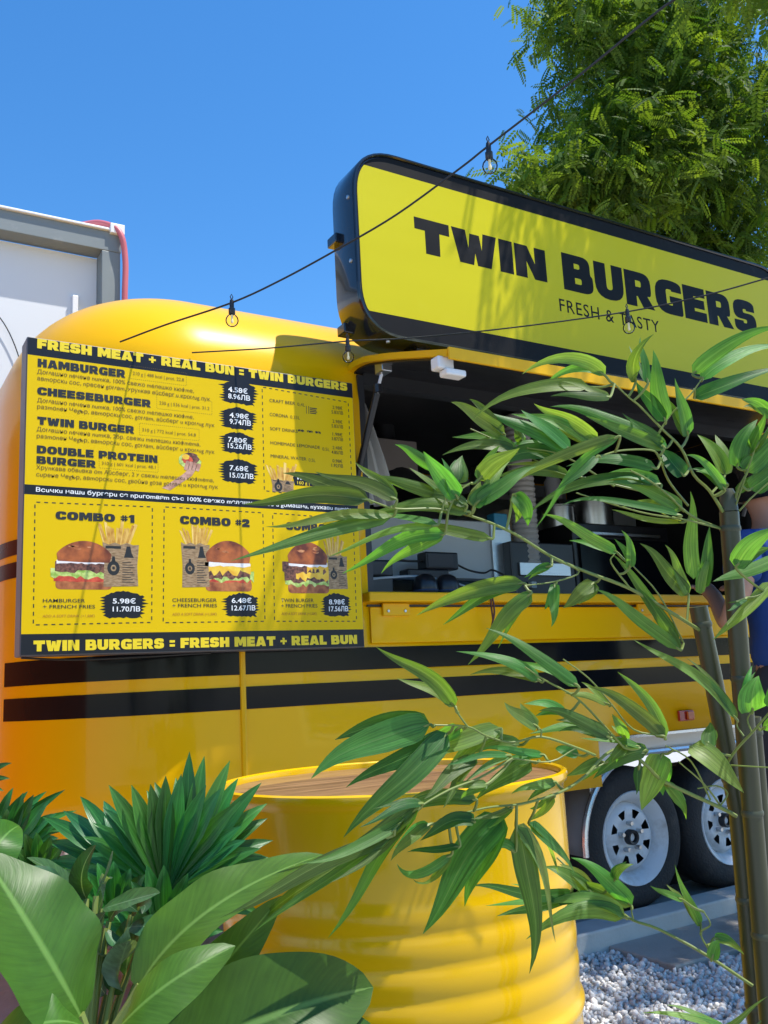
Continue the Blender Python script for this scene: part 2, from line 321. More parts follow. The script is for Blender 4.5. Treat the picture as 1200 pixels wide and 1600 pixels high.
# ---- coordinates of leaves, menu print and cables, in metres
BAMBOO = {'A':([[0.9697,0.7532,1.2268,0.00226],[0.9475,0.753,1.2538,0.00208],[0.9245,0.7552,1.2727,0.0019],[0.9037,0.7529,1.3054,0.00173],[0.8767,0.7565,1.3287,0.00155],[0.847,0.7609,1.3558,0.00138],[0.8315,0.7609,1.3639,0.0012],[0.8089,0.7633,1.3808,0.00103]],[[[0.8722,0.7548,1.3261,0.00131],[0.8854,0.7474,1.3454,0.00115],[0.9127,0.7347,1.3726,0.00098],[0.9279,0.7265,1.3932,0.00082]]],[[0.8024,0.7704,1.393,0.7629,0.7832,1.4141,0.7206,0.8284,1.4,0.0205],[0.7958,0.7917,1.3839,0.7282,0.8247,1.3831,0.6786,0.8805,1.3495,0.0207],[0.7915,0.7561,1.3599,0.7529,0.7576,1.3572,0.7195,0.7823,1.3574,0.0137],[0.8696,0.7661,1.3189,0.8233,0.7987,1.3498,0.7718,0.841,1.3664,0.0203],[0.8826,0.759,1.305,0.823,0.7639,1.3202,0.7708,0.7789,1.3399,0.0173],[0.8397,0.7573,1.3854,0.8156,0.7326,1.4043,0.8156,0.6994,1.4225,0.0194],[0.875,0.7476,1.336,0.8646,0.7462,1.3826,0.8725,0.7552,1.4309,0.024],[0.8442,0.7423,1.3787,0.8419,0.742,1.4115,0.8445,0.7436,1.4402,0.0111],[0.918,0.7516,1.3223,0.8925,0.7347,1.3492,0.8663,0.7171,1.3817,0.0239],[0.9282,0.7417,1.4025,0.9461,0.6995,1.4291,0.9952,0.648,1.4393,0.0226],[0.9442,0.7427,1.3963,0.9865,0.7169,1.4285,1.0619,0.6849,1.4348,0.0216],[0.9355,0.7489,1.3738,0.9662,0.712,1.3868,1.0292,0.674,1.4035,0.0245],[0.9012,0.7518,1.2693,0.8913,0.7589,1.2875,0.8926,0.778,1.309,0.0241],[0.9848,0.7549,1.2772,0.9767,0.7609,1.309,0.9681,0.777,1.3359,0.0252],[0.9681,0.7402,1.2592,0.9302,0.7341,1.2716,0.8979,0.7317,1.271,0.0192],[0.9558,0.7355,1.2506,0.9169,0.7272,1.2771,0.888,0.7335,1.2884,0.0143]],[[0.8089,0.7633,1.3808],[0.8089,0.7633,1.3808],[0.8089,0.7633,1.3808],[0.8722,0.7548,1.3261],[0.8921,0.7544,1.3154],[0.8283,0.7612,1.3663],[0.8779,0.7516,1.3344],[0.8359,0.7609,1.3616],[0.9037,0.7529,1.3054],[0.9279,0.7265,1.3932],[0.9279,0.7265,1.3932],[0.917,0.7324,1.3785],[0.9186,0.7545,1.282],[0.9507,0.753,1.2499],[0.9538,0.7531,1.2461],[0.9538,0.7531,1.2461]]),'B':([[0.9346,0.7781,1.238,0.00165],[0.8977,0.7728,1.2663,0.00152],[0.8718,0.7614,1.2922,0.0014],[0.848,0.7531,1.2978,0.00128],[0.8039,0.7594,1.2946,0.00115],[0.7715,0.7598,1.2855,0.00103]],[],[[0.7888,0.7438,1.3066,0.7226,0.786,1.2845,0.6668,0.8366,1.2394,0.0152],[0.8665,0.7627,1.2781,0.822,0.7883,1.2936,0.7802,0.8305,1.2887,0.0223],[0.763,0.7565,1.2839,0.734,0.7609,1.2609,0.7113,0.7812,1.2401,0.0112],[0.8717,0.7516,1.3021,0.8763,0.7625,1.3136,0.8733,0.7803,1.318,0.008]],[[0.7946,0.7595,1.292],[0.8755,0.763,1.2885],[0.7715,0.7598,1.2855],[0.8684,0.7602,1.293]]),'C':([[0.9722,0.7621,1.2068,0.00185],[0.9248,0.7668,1.222,0.00165],[0.8818,0.7662,1.2489,0.00144],[0.847,0.7632,1.2637,0.00124],[0.8166,0.7593,1.2709,0.00103]],[[[0.9689,0.7595,1.2062,0.00132],[0.9067,0.7623,1.2153,0.00115],[0.8319,0.7652,1.2215,0.00099],[0.7589,0.7952,1.2469,0.00082]]],[[0.8755,0.7663,1.2591,0.8093,0.8144,1.2691,0.7476,0.8707,1.2321,0.0209],[0.9151,0.7707,1.2296,0.8667,0.7729,1.251,0.8148,0.7966,1.2606,0.0208],[0.8886,0.7513,1.2172,0.8065,0.7652,1.2319,0.7284,0.7871,1.2232,0.0108],[0.9213,0.7781,1.2156,0.8598,0.7818,1.2165,0.8143,0.795,1.2279,0.0119],[0.943,0.7896,1.1443,0.9441,0.7869,1.1981,0.95,0.7893,1.26,0.0232],[0.9415,0.7751,1.1303,0.9323,0.755,1.168,0.9364,0.7488,1.2061,0.0192],[0.9283,0.77,1.1231,0.9267,0.7591,1.1483,0.9393,0.7614,1.1773,0.0128]],[[0.8719,0.7653,1.2531],[0.9125,0.7666,1.2297],[0.8853,0.7631,1.2171],[0.9248,0.7668,1.222],[0.9511,0.7603,1.2088],[0.9511,0.7603,1.2088],[0.9422,0.7607,1.2101]]),'D':([[0.9729,0.8139,1.0805,0.00251],[0.9198,0.8155,1.1059,0.00235],[0.8601,0.8203,1.1347,0.00219],[0.799,0.8279,1.1549,0.00203],[0.7443,0.8319,1.174,0.00186],[0.688,0.8349,1.2021,0.0017],[0.6318,0.8399,1.2203,0.00154],[0.5842,0.8424,1.2265,0.00137],[0.5354,0.8475,1.2248,0.00121],[0.4985,0.8434,1.2312,0.00105]],[[[0.8587,0.8189,1.1345,0.00134],[0.8281,0.8173,1.1661,0.00109],[0.8323,0.8145,1.1771,0.00084]],[[0.9443,0.8187,1.0647,0.00134],[0.9031,0.8134,1.1261,0.00109],[0.8569,0.8129,1.1662,0.00084]],[[0.741,0.8285,1.1718,0.00134],[0.7816,0.8262,1.1559,0.00117],[0.7498,0.8327,1.1444,0.00101],[0.7049,0.8394,1.1392,0.00084]],[[0.5879,0.8354,1.2216,0.00134],[0.5926,0.8307,1.2434,0.00109],[0.5858,0.8278,1.2611,0.00084]],[[0.5963,0.8346,1.222,0.00134],[0.6077,0.8292,1.2441,0.00109],[0.6241,0.8253,1.2558,0.00084]]],[[0.9638,0.8183,1.1271,0.9068,0.8017,1.1576,0.8641,0.8039,1.1871,0.0245],[0.8461,0.8056,1.1585,0.8311,0.7862,1.1776,0.8149,0.7842,1.2004,0.0141],[0.8522,0.8283,1.1814,0.7954,0.8288,1.2056,0.7493,0.85,1.2267,0.016],[0.9429,0.8239,1.0643,0.8888,0.8218,1.1253,0.8398,0.8276,1.1777,0.018],[0.9326,0.815,1.0558,0.8592,0.8185,1.1023,0.8004,0.8213,1.1311,0.0177],[0.7113,0.8479,1.1434,0.664,0.8935,1.1381,0.6186,0.9468,1.1136,0.0211],[0.706,0.829,1.1296,0.6829,0.8592,1.1007,0.6608,0.9082,1.0533,0.0244],[0.7474,0.8339,1.1414,0.7315,0.8204,1.1144,0.7214,0.8201,1.0888,0.0152],[0.817,0.838,1.1444,0.792,0.8411,1.1285,0.773,0.8522,1.1145,0.0239],[0.7323,0.8198,1.161,0.7254,0.8377,1.1587,0.7189,0.8572,1.1525,0.0124],[0.5318,0.8407,1.2335,0.4972,0.8647,1.256,0.46,0.8946,1.2756,0.0194],[0.5019,0.8518,1.2339,0.4443,0.8914,1.2427,0.3917,0.9475,1.245,0.0221],[0.5341,0.8543,1.2179,0.4482,0.8776,1.1978,0.3626,0.9146,1.1718,0.0204],[0.578,0.8304,1.2055,0.5272,0.8684,1.201,0.4805,0.9154,1.1817,0.0145],[0.5946,0.8413,1.1977,0.5505,0.8754,1.1912,0.5087,0.9368,1.166,0.0199],[0.6069,0.8501,1.2423,0.5613,0.8581,1.2562,0.5203,0.8776,1.2681,0.0163],[0.5852,0.8375,1.2723,0.559,0.8377,1.286,0.5353,0.8454,1.2971,0.0168],[0.609,0.8303,1.2384,0.5753,0.8153,1.2597,0.5487,0.8065,1.2825,0.0245],[0.6217,0.8458,1.2593,0.6255,0.8466,1.2761,0.6406,0.8572,1.298,0.0258],[0.6366,0.8266,1.2608,0.6447,0.8011,1.2769,0.6589,0.7751,1.2899,0.0244],[0.6309,0.8247,1.2325,0.6553,0.7999,1.2516,0.6966,0.7896,1.2708,0.0221],[0.625,0.8304,1.2227,0.5687,0.8582,1.234,0.5247,0.9036,1.2328,0.0192],[0.6905,0.8299,1.2481,0.6992,0.819,1.2285,0.7093,0.8288,1.2098,0.0198],[0.629,0.8289,1.2287,0.6372,0.8197,1.2425,0.6508,0.8149,1.2577,0.0223],[0.6599,0.8369,1.1936,0.6058,0.863,1.208,0.5803,0.8915,1.2226,0.0165],[0.6187,0.8273,1.2293,0.5955,0.8439,1.2448,0.5797,0.876,1.2536,0.0148]],[[0.9501,0.8146,1.0914],[0.8412,0.818,1.1526],[0.8569,0.8129,1.1662],[0.9443,0.8187,1.0647],[0.9443,0.8187,1.0647],[0.7113,0.8384,1.1399],[0.7049,0.8394,1.1392],[0.7498,0.8327,1.1444],[0.8165,0.8257,1.1491],[0.741,0.8285,1.1718],[0.5301,0.8469,1.2257],[0.5038,0.844,1.2303],[0.5354,0.8475,1.2248],[0.5879,0.8354,1.2216],[0.5963,0.8346,1.222],[0.6044,0.8307,1.2378],[0.5858,0.8278,1.2611],[0.6061,0.83,1.2409],[0.6218,0.8259,1.2541],[0.6241,0.8253,1.2558],[0.6318,0.8399,1.2203],[0.625,0.8403,1.2212],[0.68,0.8356,1.2047],[0.6318,0.8399,1.2203],[0.6639,0.837,1.2099],[0.6182,0.8406,1.2221]]),'F':([[0.9824,0.8936,1.2842,0.0016],[0.9191,0.9222,1.3028,0.00143],[0.8682,0.944,1.3179,0.00126],[0.8088,0.9669,1.3511,0.00109],[0.754,0.9881,1.3794,0.00092]],[[[0.9414,0.9082,1.292,0.00146],[0.8726,0.9331,1.3371,0.00119],[0.8267,0.9536,1.3493,0.00092]]],[[0.8006,0.9701,1.3708,0.7451,0.9599,1.389,0.7016,0.9595,1.4012,0.0247],[0.878,0.9222,1.3442,0.8224,0.9436,1.3762,0.7788,0.9717,1.4047,0.0261],[0.9182,0.9243,1.357,0.8628,0.9397,1.3888,0.8196,0.9733,1.4079,0.0219],[0.8109,0.9604,1.344,0.761,0.9781,1.3532,0.7214,1.0146,1.3449,0.0197],[0.8819,0.9474,1.3377,0.8182,0.9582,1.3423,0.7713,0.9874,1.3268,0.0253],[0.9305,0.9199,1.3599,0.8825,0.9303,1.3912,0.8514,0.9583,1.4226,0.0229],[0.8339,0.9717,1.3641,0.8204,0.9645,1.3703,0.8142,0.9672,1.3799,0.0164],[0.8759,0.9273,1.3081,0.8272,0.9514,1.3164,0.7934,0.9956,1.3146,0.0198]],[[0.7931,0.973,1.3592],[0.8726,0.9331,1.3371],[0.8923,0.926,1.3242],[0.8173,0.9636,1.3464],[0.8726,0.9331,1.3371],[0.9021,0.9224,1.3178],[0.8267,0.9536,1.3493],[0.8827,0.9378,1.3136]]),'G':([[0.9852,0.7496,1.2269,0.00206],[0.9813,0.7399,1.2457,0.00179],[0.9803,0.7292,1.2601,0.00151],[0.9822,0.717,1.2742,0.00124]],[[[0.9817,0.7382,1.2262,0.00132],[0.9873,0.716,1.2436,0.00107],[1.0168,0.6918,1.2711,0.00082]],[[0.9818,0.7471,1.2263,0.00132],[0.98,0.7277,1.2556,0.00107],[0.9841,0.7051,1.3006,0.00082]]],[[0.9813,0.7326,1.282,0.9795,0.7189,1.3121,1.0038,0.7099,1.3419,0.0293],[0.9888,0.7186,1.2978,0.9725,0.6893,1.3161,0.9673,0.675,1.3362,0.0159],[0.9851,0.724,1.2744,1.001,0.7041,1.2969,1.0394,0.681,1.3266,0.0325],[0.9891,0.7238,1.2512,1.0091,0.7049,1.2693,1.0543,0.6869,1.2957,0.0292],[1.0128,0.6944,1.3385,0.9712,0.6828,1.353,0.932,0.678,1.3517,0.0175],[0.9819,0.7397,1.2499,0.9944,0.7261,1.263,1.0091,0.7192,1.2684,0.0131]],[[0.9818,0.718,1.2749],[0.9835,0.7083,1.2942],[0.9817,0.7205,1.2702],[0.98,0.7277,1.2556],[0.9841,0.7051,1.3006],[0.9812,0.7384,1.2478]]),'H':([[1.0167,0.6874,1.1524,0.00118],[0.9913,0.6927,1.1447,0.00108],[0.9697,0.6966,1.133,0.00099]],[[[1.0139,0.6879,1.1366,0.00126],[0.9784,0.6987,1.1023,0.00103],[0.9604,0.7009,1.1179,0.00079]]],[[0.9928,0.6938,1.1622,0.9545,0.7195,1.1459,0.9215,0.7422,1.1341,0.0212],[0.971,0.6961,1.1306,0.9273,0.7091,1.0934,0.8834,0.7222,1.0626,0.0183],[0.9201,0.7064,1.1466,0.921,0.6809,1.1719,0.9371,0.653,1.1891,0.0271],[0.9358,0.7075,1.1115,0.8977,0.6955,1.1011,0.8706,0.689,1.0953,0.006]],[[0.9986,0.6912,1.1469],[0.9697,0.6966,1.133],[0.9604,0.7009,1.1179],[0.9604,0.7009,1.1179]]),'I':([[0.9564,0.7918,0.9048,0.00199],[0.9557,0.7664,0.9312,0.00172],[0.9568,0.7411,0.9521,0.00146],[0.9604,0.7132,0.9782,0.00119]],[[[0.9529,0.7858,0.9131,0.00127],[0.957,0.7562,0.9125,0.00103],[0.967,0.7194,0.9111,0.0008]],[[0.9547,0.7519,0.9483,0.00127],[0.953,0.7582,0.9597,0.00103],[0.9526,0.7567,0.9674,0.0008]],[[0.9558,0.7403,0.9522,0.00127],[0.9543,0.7433,0.9673,0.00103],[0.9544,0.7364,0.9772,0.0008]]],[[0.9539,0.7342,0.9772,0.9453,0.7246,0.9978,0.9555,0.7202,1.0191,0.0352],[0.9311,0.7878,0.9355,0.9407,0.7917,0.9501,0.9489,0.7963,0.9651,0.0207],[0.9176,0.8036,0.9376,0.9286,0.7768,0.9178,0.9512,0.7581,0.8824,0.0358],[0.9428,0.7489,0.968,0.8948,0.7692,1.0263,0.8425,0.8053,1.0737,0.0186],[0.9439,0.7009,0.9791,0.9469,0.6912,1.0008,0.9435,0.688,1.0229,0.0254],[0.9621,0.731,0.9556,0.9598,0.7051,0.9708,0.9638,0.695,0.9721,0.0151],[0.9711,0.7567,1.0011,0.9763,0.7528,1.0164,0.9909,0.7551,1.0317,0.0095]],[[0.9544,0.7364,0.9772],[0.9559,0.7737,0.9237],[0.9529,0.7858,0.9131],[0.9526,0.7567,0.9674],[0.9604,0.7132,0.9782],[0.9578,0.7331,0.9596],[0.9544,0.7364,0.9772]]),'K':([[0.9917,0.8073,0.8461,0.00263],[0.9586,0.8039,0.8608,0.00247],[0.8846,0.8206,0.8977,0.00231],[0.8516,0.8156,0.9198,0.00215],[0.8145,0.8129,0.9423,0.00198],[0.7828,0.8131,0.9374,0.00182],[0.7526,0.8159,0.9169,0.00166],[0.7165,0.8211,0.9017,0.0015],[0.6686,0.8319,0.8934,0.00134],[0.6246,0.8385,0.8935,0.00117],[0.5732,0.8513,0.8862,0.00101]],[[[0.9471,0.8067,0.8703,0.0013],[0.915,0.802,0.9195,0.00105],[0.8752,0.8038,0.9416,0.00081]],[[0.9677,0.806,0.8566,0.0013],[0.9361,0.8044,0.8907,0.00105],[0.8955,0.8048,0.921,0.00081]],[[0.7606,0.8246,0.9157,0.0013],[0.7737,0.8214,0.9233,0.00105],[0.7916,0.818,0.9292,0.00081]],[[0.9615,0.8063,0.8603,0.0013],[0.9736,0.8012,0.8756,0.00113],[0.9561,0.8019,0.8866,0.00097],[0.9266,0.8069,0.8861,0.00081]]],[[0.884,0.8184,0.9306,0.8707,0.8283,0.8978,0.8657,0.844,0.8638,0.0338],[0.8408,0.8007,0.9391,0.8039,0.8144,0.9313,0.7831,0.8373,0.91,0.0197],[0.8934,0.8292,0.8933,0.9145,0.8283,0.8736,0.9404,0.8437,0.8455,0.016],[0.8359,0.8117,0.922,0.8429,0.8241,0.9037,0.8493,0.8371,0.8842,0.0101],[0.8077,0.8024,0.9475,0.7923,0.8006,0.94,0.7901,0.8093,0.9283,0.0164],[0.6083,0.833,0.9038,0.5571,0.8497,0.9079,0.5194,0.8891,0.8882,0.0172],[0.6493,0.842,0.8824,0.6061,0.8655,0.8326,0.5665,0.897,0.7656,0.0408],[0.6648,0.8402,0.8698,0.6887,0.8522,0.8003,0.7001,0.8897,0.7001,0.0317],[0.6997,0.8604,0.8666,0.7272,0.8542,0.8412,0.7641,0.8635,0.7974,0.0185],[0.7142,0.8288,0.8972,0.7095,0.8455,0.8795,0.7078,0.8739,0.8643,0.0125],[0.7194,0.8306,0.9121,0.6816,0.823,0.912,0.6593,0.8361,0.903,0.0129],[0.5626,0.8585,0.8814,0.5329,0.8541,0.8698,0.5128,0.8595,0.8495,0.0162],[0.5892,0.8427,0.8575,0.5604,0.853,0.8561,0.5396,0.8716,0.8527,0.0096],[0.584,0.8504,0.85,0.5492,0.8711,0.8306,0.5389,0.8941,0.8395,0.0123],[0.6039,0.8332,0.8816,0.5743,0.8412,0.8837,0.548,0.8589,0.8681,0.0185],[0.7981,0.8354,0.928,0.7841,0.8488,0.9211,0.7709,0.8693,0.9123,0.0169],[0.658,0.836,0.8901,0.6194,0.8212,0.8869,0.5934,0.8265,0.8861,0.0096],[0.6664,0.8456,0.8418,0.6453,0.8473,0.8524,0.6306,0.8653,0.834,0.0113]],[[0.8866,0.8033,0.9353],[0.8357,0.8144,0.9294],[0.8952,0.8182,0.8924],[0.841,0.8148,0.9262],[0.81,0.8129,0.9416],[0.6099,0.8422,0.8914],[0.6497,0.8347,0.8934],[0.6623,0.8328,0.8934],[0.6891,0.8273,0.897],[0.7097,0.8226,0.9005],[0.7217,0.8204,0.9039],[0.5732,0.8513,0.8862],[0.5879,0.8476,0.8883],[0.5805,0.8495,0.8872],[0.6026,0.844,0.8904],[0.7916,0.818,0.9292],[0.656,0.8338,0.8934],[0.6623,0.8328,0.8934]]),'L':([[0.7978,0.7961,0.9455,0.00149],[0.7666,0.7966,0.9752,0.00135],[0.7326,0.7985,1.006,0.00121],[0.6934,0.8056,1.028,0.00107],[0.6675,0.8062,1.0432,0.00093]],[[[0.8342,0.7666,0.9566,0.00119],[0.8033,0.7835,0.9657,0.00108],[0.7756,0.7874,0.9964,0.00097],[0.7453,0.7883,1.0268,0.00086],[0.7119,0.7913,1.0496,0.00075]]],[[0.6911,0.8097,1.0268,0.6525,0.815,1.0512,0.6056,0.8492,1.0643,0.0165],[0.7257,0.7843,1.0174,0.6843,0.8025,1.0553,0.6371,0.8343,1.0872,0.0174],[0.8399,0.7702,0.9532,0.79,0.7719,0.9925,0.7398,0.786,1.0154,0.0177],[0.7761,0.7922,0.9957,0.744,0.7946,1.0082,0.7206,0.8035,1.0138,0.0103],[0.728,0.813,0.9876,0.7053,0.8207,1.0005,0.6825,0.8316,1.0032,0.0132],[0.7725,0.7906,0.9576,0.7237,0.7918,0.9836,0.6894,0.8146,0.9906,0.0159],[0.7885,0.8093,0.9619,0.7423,0.8296,0.9736,0.702,0.8502,0.9695,0.0135],[0.8075,0.8012,0.9556,0.7895,0.7896,0.9702,0.7786,0.7899,0.9853,0.0163],[0.8202,0.7927,0.9439,0.7893,0.8019,0.9533,0.7573,0.8258,0.9609,0.012]],[[0.6934,0.8056,1.028],[0.727,0.7995,1.0091],[0.8342,0.7666,0.9566],[0.7756,0.7874,0.9964],[0.7375,0.7982,1.0016],[0.78,0.7964,0.9625],[0.7844,0.7963,0.9582],[0.7978,0.7961,0.9455],[0.7978,0.7961,0.9455]]),'N':([[0.7477,0.7919,0.941,0.00163],[0.7192,0.7911,0.9517,0.00151],[0.6758,0.7984,0.9665,0.00139],[0.6403,0.805,0.9628,0.00127],[0.6077,0.807,0.9719,0.00115],[0.5814,0.8045,0.9837,0.00103],[0.5446,0.8103,0.9874,0.00091]],[[[0.719,0.7909,0.9517,0.00116],[0.6865,0.7983,0.9389,0.00094],[0.6376,0.8037,0.9462,0.00073]],[[0.5806,0.8034,0.9838,0.00116],[0.5707,0.8022,0.9956,0.00094],[0.5649,0.801,1.0052,0.00073]],[[0.6728,0.7948,0.9668,0.00116],[0.6732,0.7935,0.973,0.00094],[0.6681,0.7933,0.9774,0.00073]]],[[0.577,0.8181,1.0046,0.5385,0.8146,1.0412,0.4906,0.8288,1.074,0.0183],[0.548,0.8249,0.9877,0.4838,0.84,0.9749,0.4277,0.8639,0.9385,0.0331],[0.5681,0.8217,0.9771,0.5097,0.8257,0.9336,0.4566,0.8529,0.8789,0.0277],[0.6298,0.8088,0.9784,0.5691,0.8344,0.9634,0.5105,0.8692,0.9376,0.0248],[0.582,0.8171,0.9829,0.5649,0.8424,0.9675,0.5448,0.8757,0.9423,0.0194],[0.6702,0.7958,0.9773,0.646,0.7954,0.9911,0.6332,0.8019,1.0069,0.0195],[0.6332,0.8011,0.95,0.5853,0.7964,0.9528,0.5498,0.8021,0.9497,0.0087],[0.6042,0.8222,0.9489,0.5635,0.8174,0.9355,0.5282,0.8174,0.9158,0.0182],[0.6732,0.815,0.9394,0.6496,0.8303,0.9256,0.6307,0.8652,0.8969,0.0263],[0.5995,0.7998,0.9234,0.5759,0.8037,0.9248,0.5677,0.8277,0.9195,0.0107],[0.6621,0.8192,0.9581,0.6374,0.8354,0.9623,0.6093,0.8589,0.9499,0.0143],[0.6899,0.8122,0.945,0.6421,0.8083,0.9544,0.6071,0.8174,0.9542,0.0098],[0.7394,0.8091,0.9411,0.7242,0.8183,0.9477,0.7196,0.826,0.9493,0.0147]],[[0.569,0.8019,0.9983],[0.5446,0.8103,0.9874],[0.5656,0.807,0.9853],[0.6263,0.8059,0.9667],[0.5814,0.8045,0.9837],[0.6696,0.7934,0.9761],[0.6376,0.8037,0.9462],[0.6077,0.807,0.9719],[0.6725,0.7998,0.941],[0.6376,0.8037,0.9462],[0.6606,0.8012,0.9649],[0.6865,0.7983,0.9389],[0.7396,0.7917,0.9441]]),'O':([[0.6347,0.8001,0.9466,0.00138],[0.5908,0.8007,0.9306,0.00125],[0.548,0.799,0.9221,0.00112],[0.5043,0.7995,0.9061,0.00099],[0.4739,0.7916,0.8912,0.00086]],[],[[0.5037,0.7863,0.9109,0.4492,0.8423,0.8616,0.3744,0.9214,0.7837,0.0255],[0.4789,0.7966,0.887,0.4032,0.8352,0.8588,0.3285,0.8791,0.8241,0.0172],[0.4989,0.7973,0.9027,0.4434,0.8041,0.8807,0.3857,0.8118,0.8741,0.0135],[0.5096,0.7892,0.9143,0.4745,0.7807,0.9146,0.4317,0.7811,0.9031,0.0111]],[[0.5043,0.7995,0.9061],[0.4782,0.7927,0.8933],[0.5,0.7984,0.904],[0.5105,0.7994,0.9084]]),'P':([[0.9945,0.8149,0.6448,0.00217],[0.9551,0.8507,0.6815,0.002],[0.9187,0.8865,0.7095,0.00184],[0.9031,0.9141,0.7179,0.00168],[0.8973,0.935,0.7293,0.00151],[0.8641,0.9665,0.7676,0.00135],[0.8488,0.9902,0.7924,0.00118]],[[[0.9664,0.8435,0.6734,0.00126],[0.9552,0.8526,0.7036,0.0011],[0.9608,0.8405,0.7161,0.00095],[0.9558,0.844,0.7314,0.00079]],[[0.9083,0.9194,0.7161,0.00126],[0.9064,0.9194,0.7265,0.00103],[0.906,0.918,0.7339,0.00079]]],[[0.9114,0.9234,0.7321,0.8768,0.9284,0.7696,0.8453,0.9598,0.7935,0.0249],[0.8941,0.9193,0.7216,0.8334,0.9374,0.7376,0.7738,0.9745,0.7058,0.0277],[0.8828,0.9628,0.7445,0.8418,0.9599,0.7733,0.8157,0.9786,0.7856,0.0226],[0.8629,0.974,0.7474,0.7809,0.9816,0.7587,0.7124,1.001,0.77,0.0182],[0.848,0.9805,0.7431,0.7987,1.0025,0.7432,0.7577,1.0351,0.7388,0.0109],[0.9716,0.8655,0.7098,0.9489,0.8591,0.7399,0.9344,0.861,0.7893,0.013],[0.937,0.8582,0.7457,0.9115,0.8628,0.7572,0.8944,0.8695,0.7686,0.0112],[0.976,0.8501,0.6959,0.9868,0.8358,0.6922,1.0,0.8265,0.6767,0.0137],[0.8866,0.9248,0.7679,0.876,0.9027,0.7857,0.8889,0.8901,0.7918,0.0139],[0.8725,0.9494,0.7371,0.8505,0.9545,0.7476,0.8278,0.9837,0.7362,0.0183],[0.9533,0.838,0.677,0.9563,0.8325,0.6924,0.9616,0.83,0.6993,0.0158]],[[0.9062,0.9186,0.7307],[0.9014,0.9201,0.7212],[0.8783,0.953,0.7512],[0.8688,0.962,0.7621],[0.8641,0.9665,0.7676],[0.9552,0.8526,0.7036],[0.9558,0.844,0.7314],[0.96,0.8487,0.6907],[0.8831,0.9485,0.7457],[0.8831,0.9485,0.7457],[0.9607,0.8456,0.6763]]),'Q':([[0.9915,0.8,0.613,0.00116],[0.9668,0.8055,0.6027,0.00097],[0.9385,0.8101,0.6063,0.00077]],[],[[0.9221,0.8002,0.6153,0.8785,0.8168,0.6328,0.8321,0.8445,0.639,0.0112],[0.9318,0.8332,0.6015,0.948,0.8069,0.6163,0.9776,0.7791,0.6423,0.0107]],[[0.9385,0.8101,0.6063],[0.9385,0.8101,0.6063]])}
CANES = [[[0.9802, 0.7526, 1.2272, 0.0122], [0.9879, 0.7713, 1.0165, 0.0122], [0.9972, 0.7983, 0.605, 0.0126]], [[0.9773, 0.8161, 1.1117, 0.0118], [0.9907, 0.817, 1.018, 0.0122], [1.0115, 0.8188, 0.8468, 0.0124], [1.0204, 0.8351, 0.5904, 0.0128]], [[1.0466, 0.8065, 0.9654, 0.0105], [1.0532, 0.8182, 0.8422, 0.011], [1.0579, 0.8381, 0.5815, 0.012]]]
BIG = [[0.1853,0.8012,0.7838,0.1504,0.7961,0.8487,0.1126,0.8401,0.9151,0.1054],[0.2061,0.8196,0.7515,0.2416,0.7881,0.7953,0.3104,0.7887,0.8179,0.0492],[0.265,0.9247,0.7611,0.33,0.9002,0.826,0.4515,0.8956,0.8608,0.0765],[0.0996,0.809,0.7701,0.1452,0.7627,0.7988,0.1857,0.7776,0.7816,0.0535],[0.2643,0.8918,0.6967,0.3642,0.846,0.735,0.4772,0.8478,0.7379,0.106],[0.2587,0.9565,0.6896,0.3168,0.9209,0.743,0.4078,0.9066,0.8248,0.0602],[0.3246,0.8915,0.6932,0.3922,0.8369,0.7259,0.4783,0.8331,0.694,0.0548],[0.1148,0.9235,0.8566,0.1322,0.9081,0.9044,0.1589,0.9421,0.9196,0.0436]]
BUSH = [[0.2464,1.0506,0.8238,0.2359,1.0263,0.8545,0.2417,0.9918,0.8863,0.0254],[0.2429,0.9951,0.8363,0.2471,0.9622,0.8647,0.2433,0.9358,0.8865,0.0216],[0.2364,1.0506,0.8285,0.2103,1.0363,0.8567,0.181,1.0256,0.8778,0.0239],[0.2495,0.9957,0.8229,0.2709,0.9561,0.8351,0.2858,0.921,0.8442,0.0254],[0.2549,1.004,0.8021,0.2642,0.9778,0.7874,0.2624,0.9484,0.817,0.0192],[0.2464,1.0645,0.8118,0.2438,1.0464,0.7931,0.2373,1.029,0.782,0.0229],[0.2542,1.0411,0.8081,0.2559,1.0087,0.8415,0.247,0.9865,0.8584,0.0172],[0.2598,1.0216,0.7334,0.2382,1.0002,0.7816,0.2443,0.9625,0.8263,0.045],[0.2636,1.0113,0.7351,0.2643,0.978,0.7754,0.2628,0.9497,0.7991,0.0383],[0.2349,1.0729,0.8123,0.2062,1.0623,0.8313,0.1854,1.0517,0.8287,0.027],[0.2659,1.0344,0.801,0.2709,1.0029,0.8214,0.2793,0.9745,0.8186,0.0199],[0.2863,1.0466,0.741,0.2897,1.0106,0.7856,0.3034,0.9782,0.7864,0.0468],[0.2162,1.0177,0.843,0.189,1.0065,0.8608,0.1639,0.999,0.8567,0.0256],[0.2851,1.0184,0.807,0.29,0.9885,0.8207,0.2826,0.97,0.817,0.0172],[0.2182,1.0398,0.808,0.1993,1.0248,0.8199,0.1833,1.0109,0.819,0.0285],[0.2426,1.0192,0.7953,0.2219,1.0109,0.7824,0.2126,0.9955,0.7696,0.0257],[0.2778,1.004,0.7983,0.2913,0.971,0.802,0.3005,0.9441,0.7906,0.0259],[0.2925,1.0206,0.7738,0.3069,0.9899,0.765,0.3097,0.9674,0.7512,0.029],[0.2515,1.0282,0.7672,0.236,1.0166,0.7544,0.2346,0.9965,0.7416,0.0298],[0.3022,0.9962,0.7831,0.3174,0.9593,0.7998,0.3273,0.9302,0.7963,0.0234]]
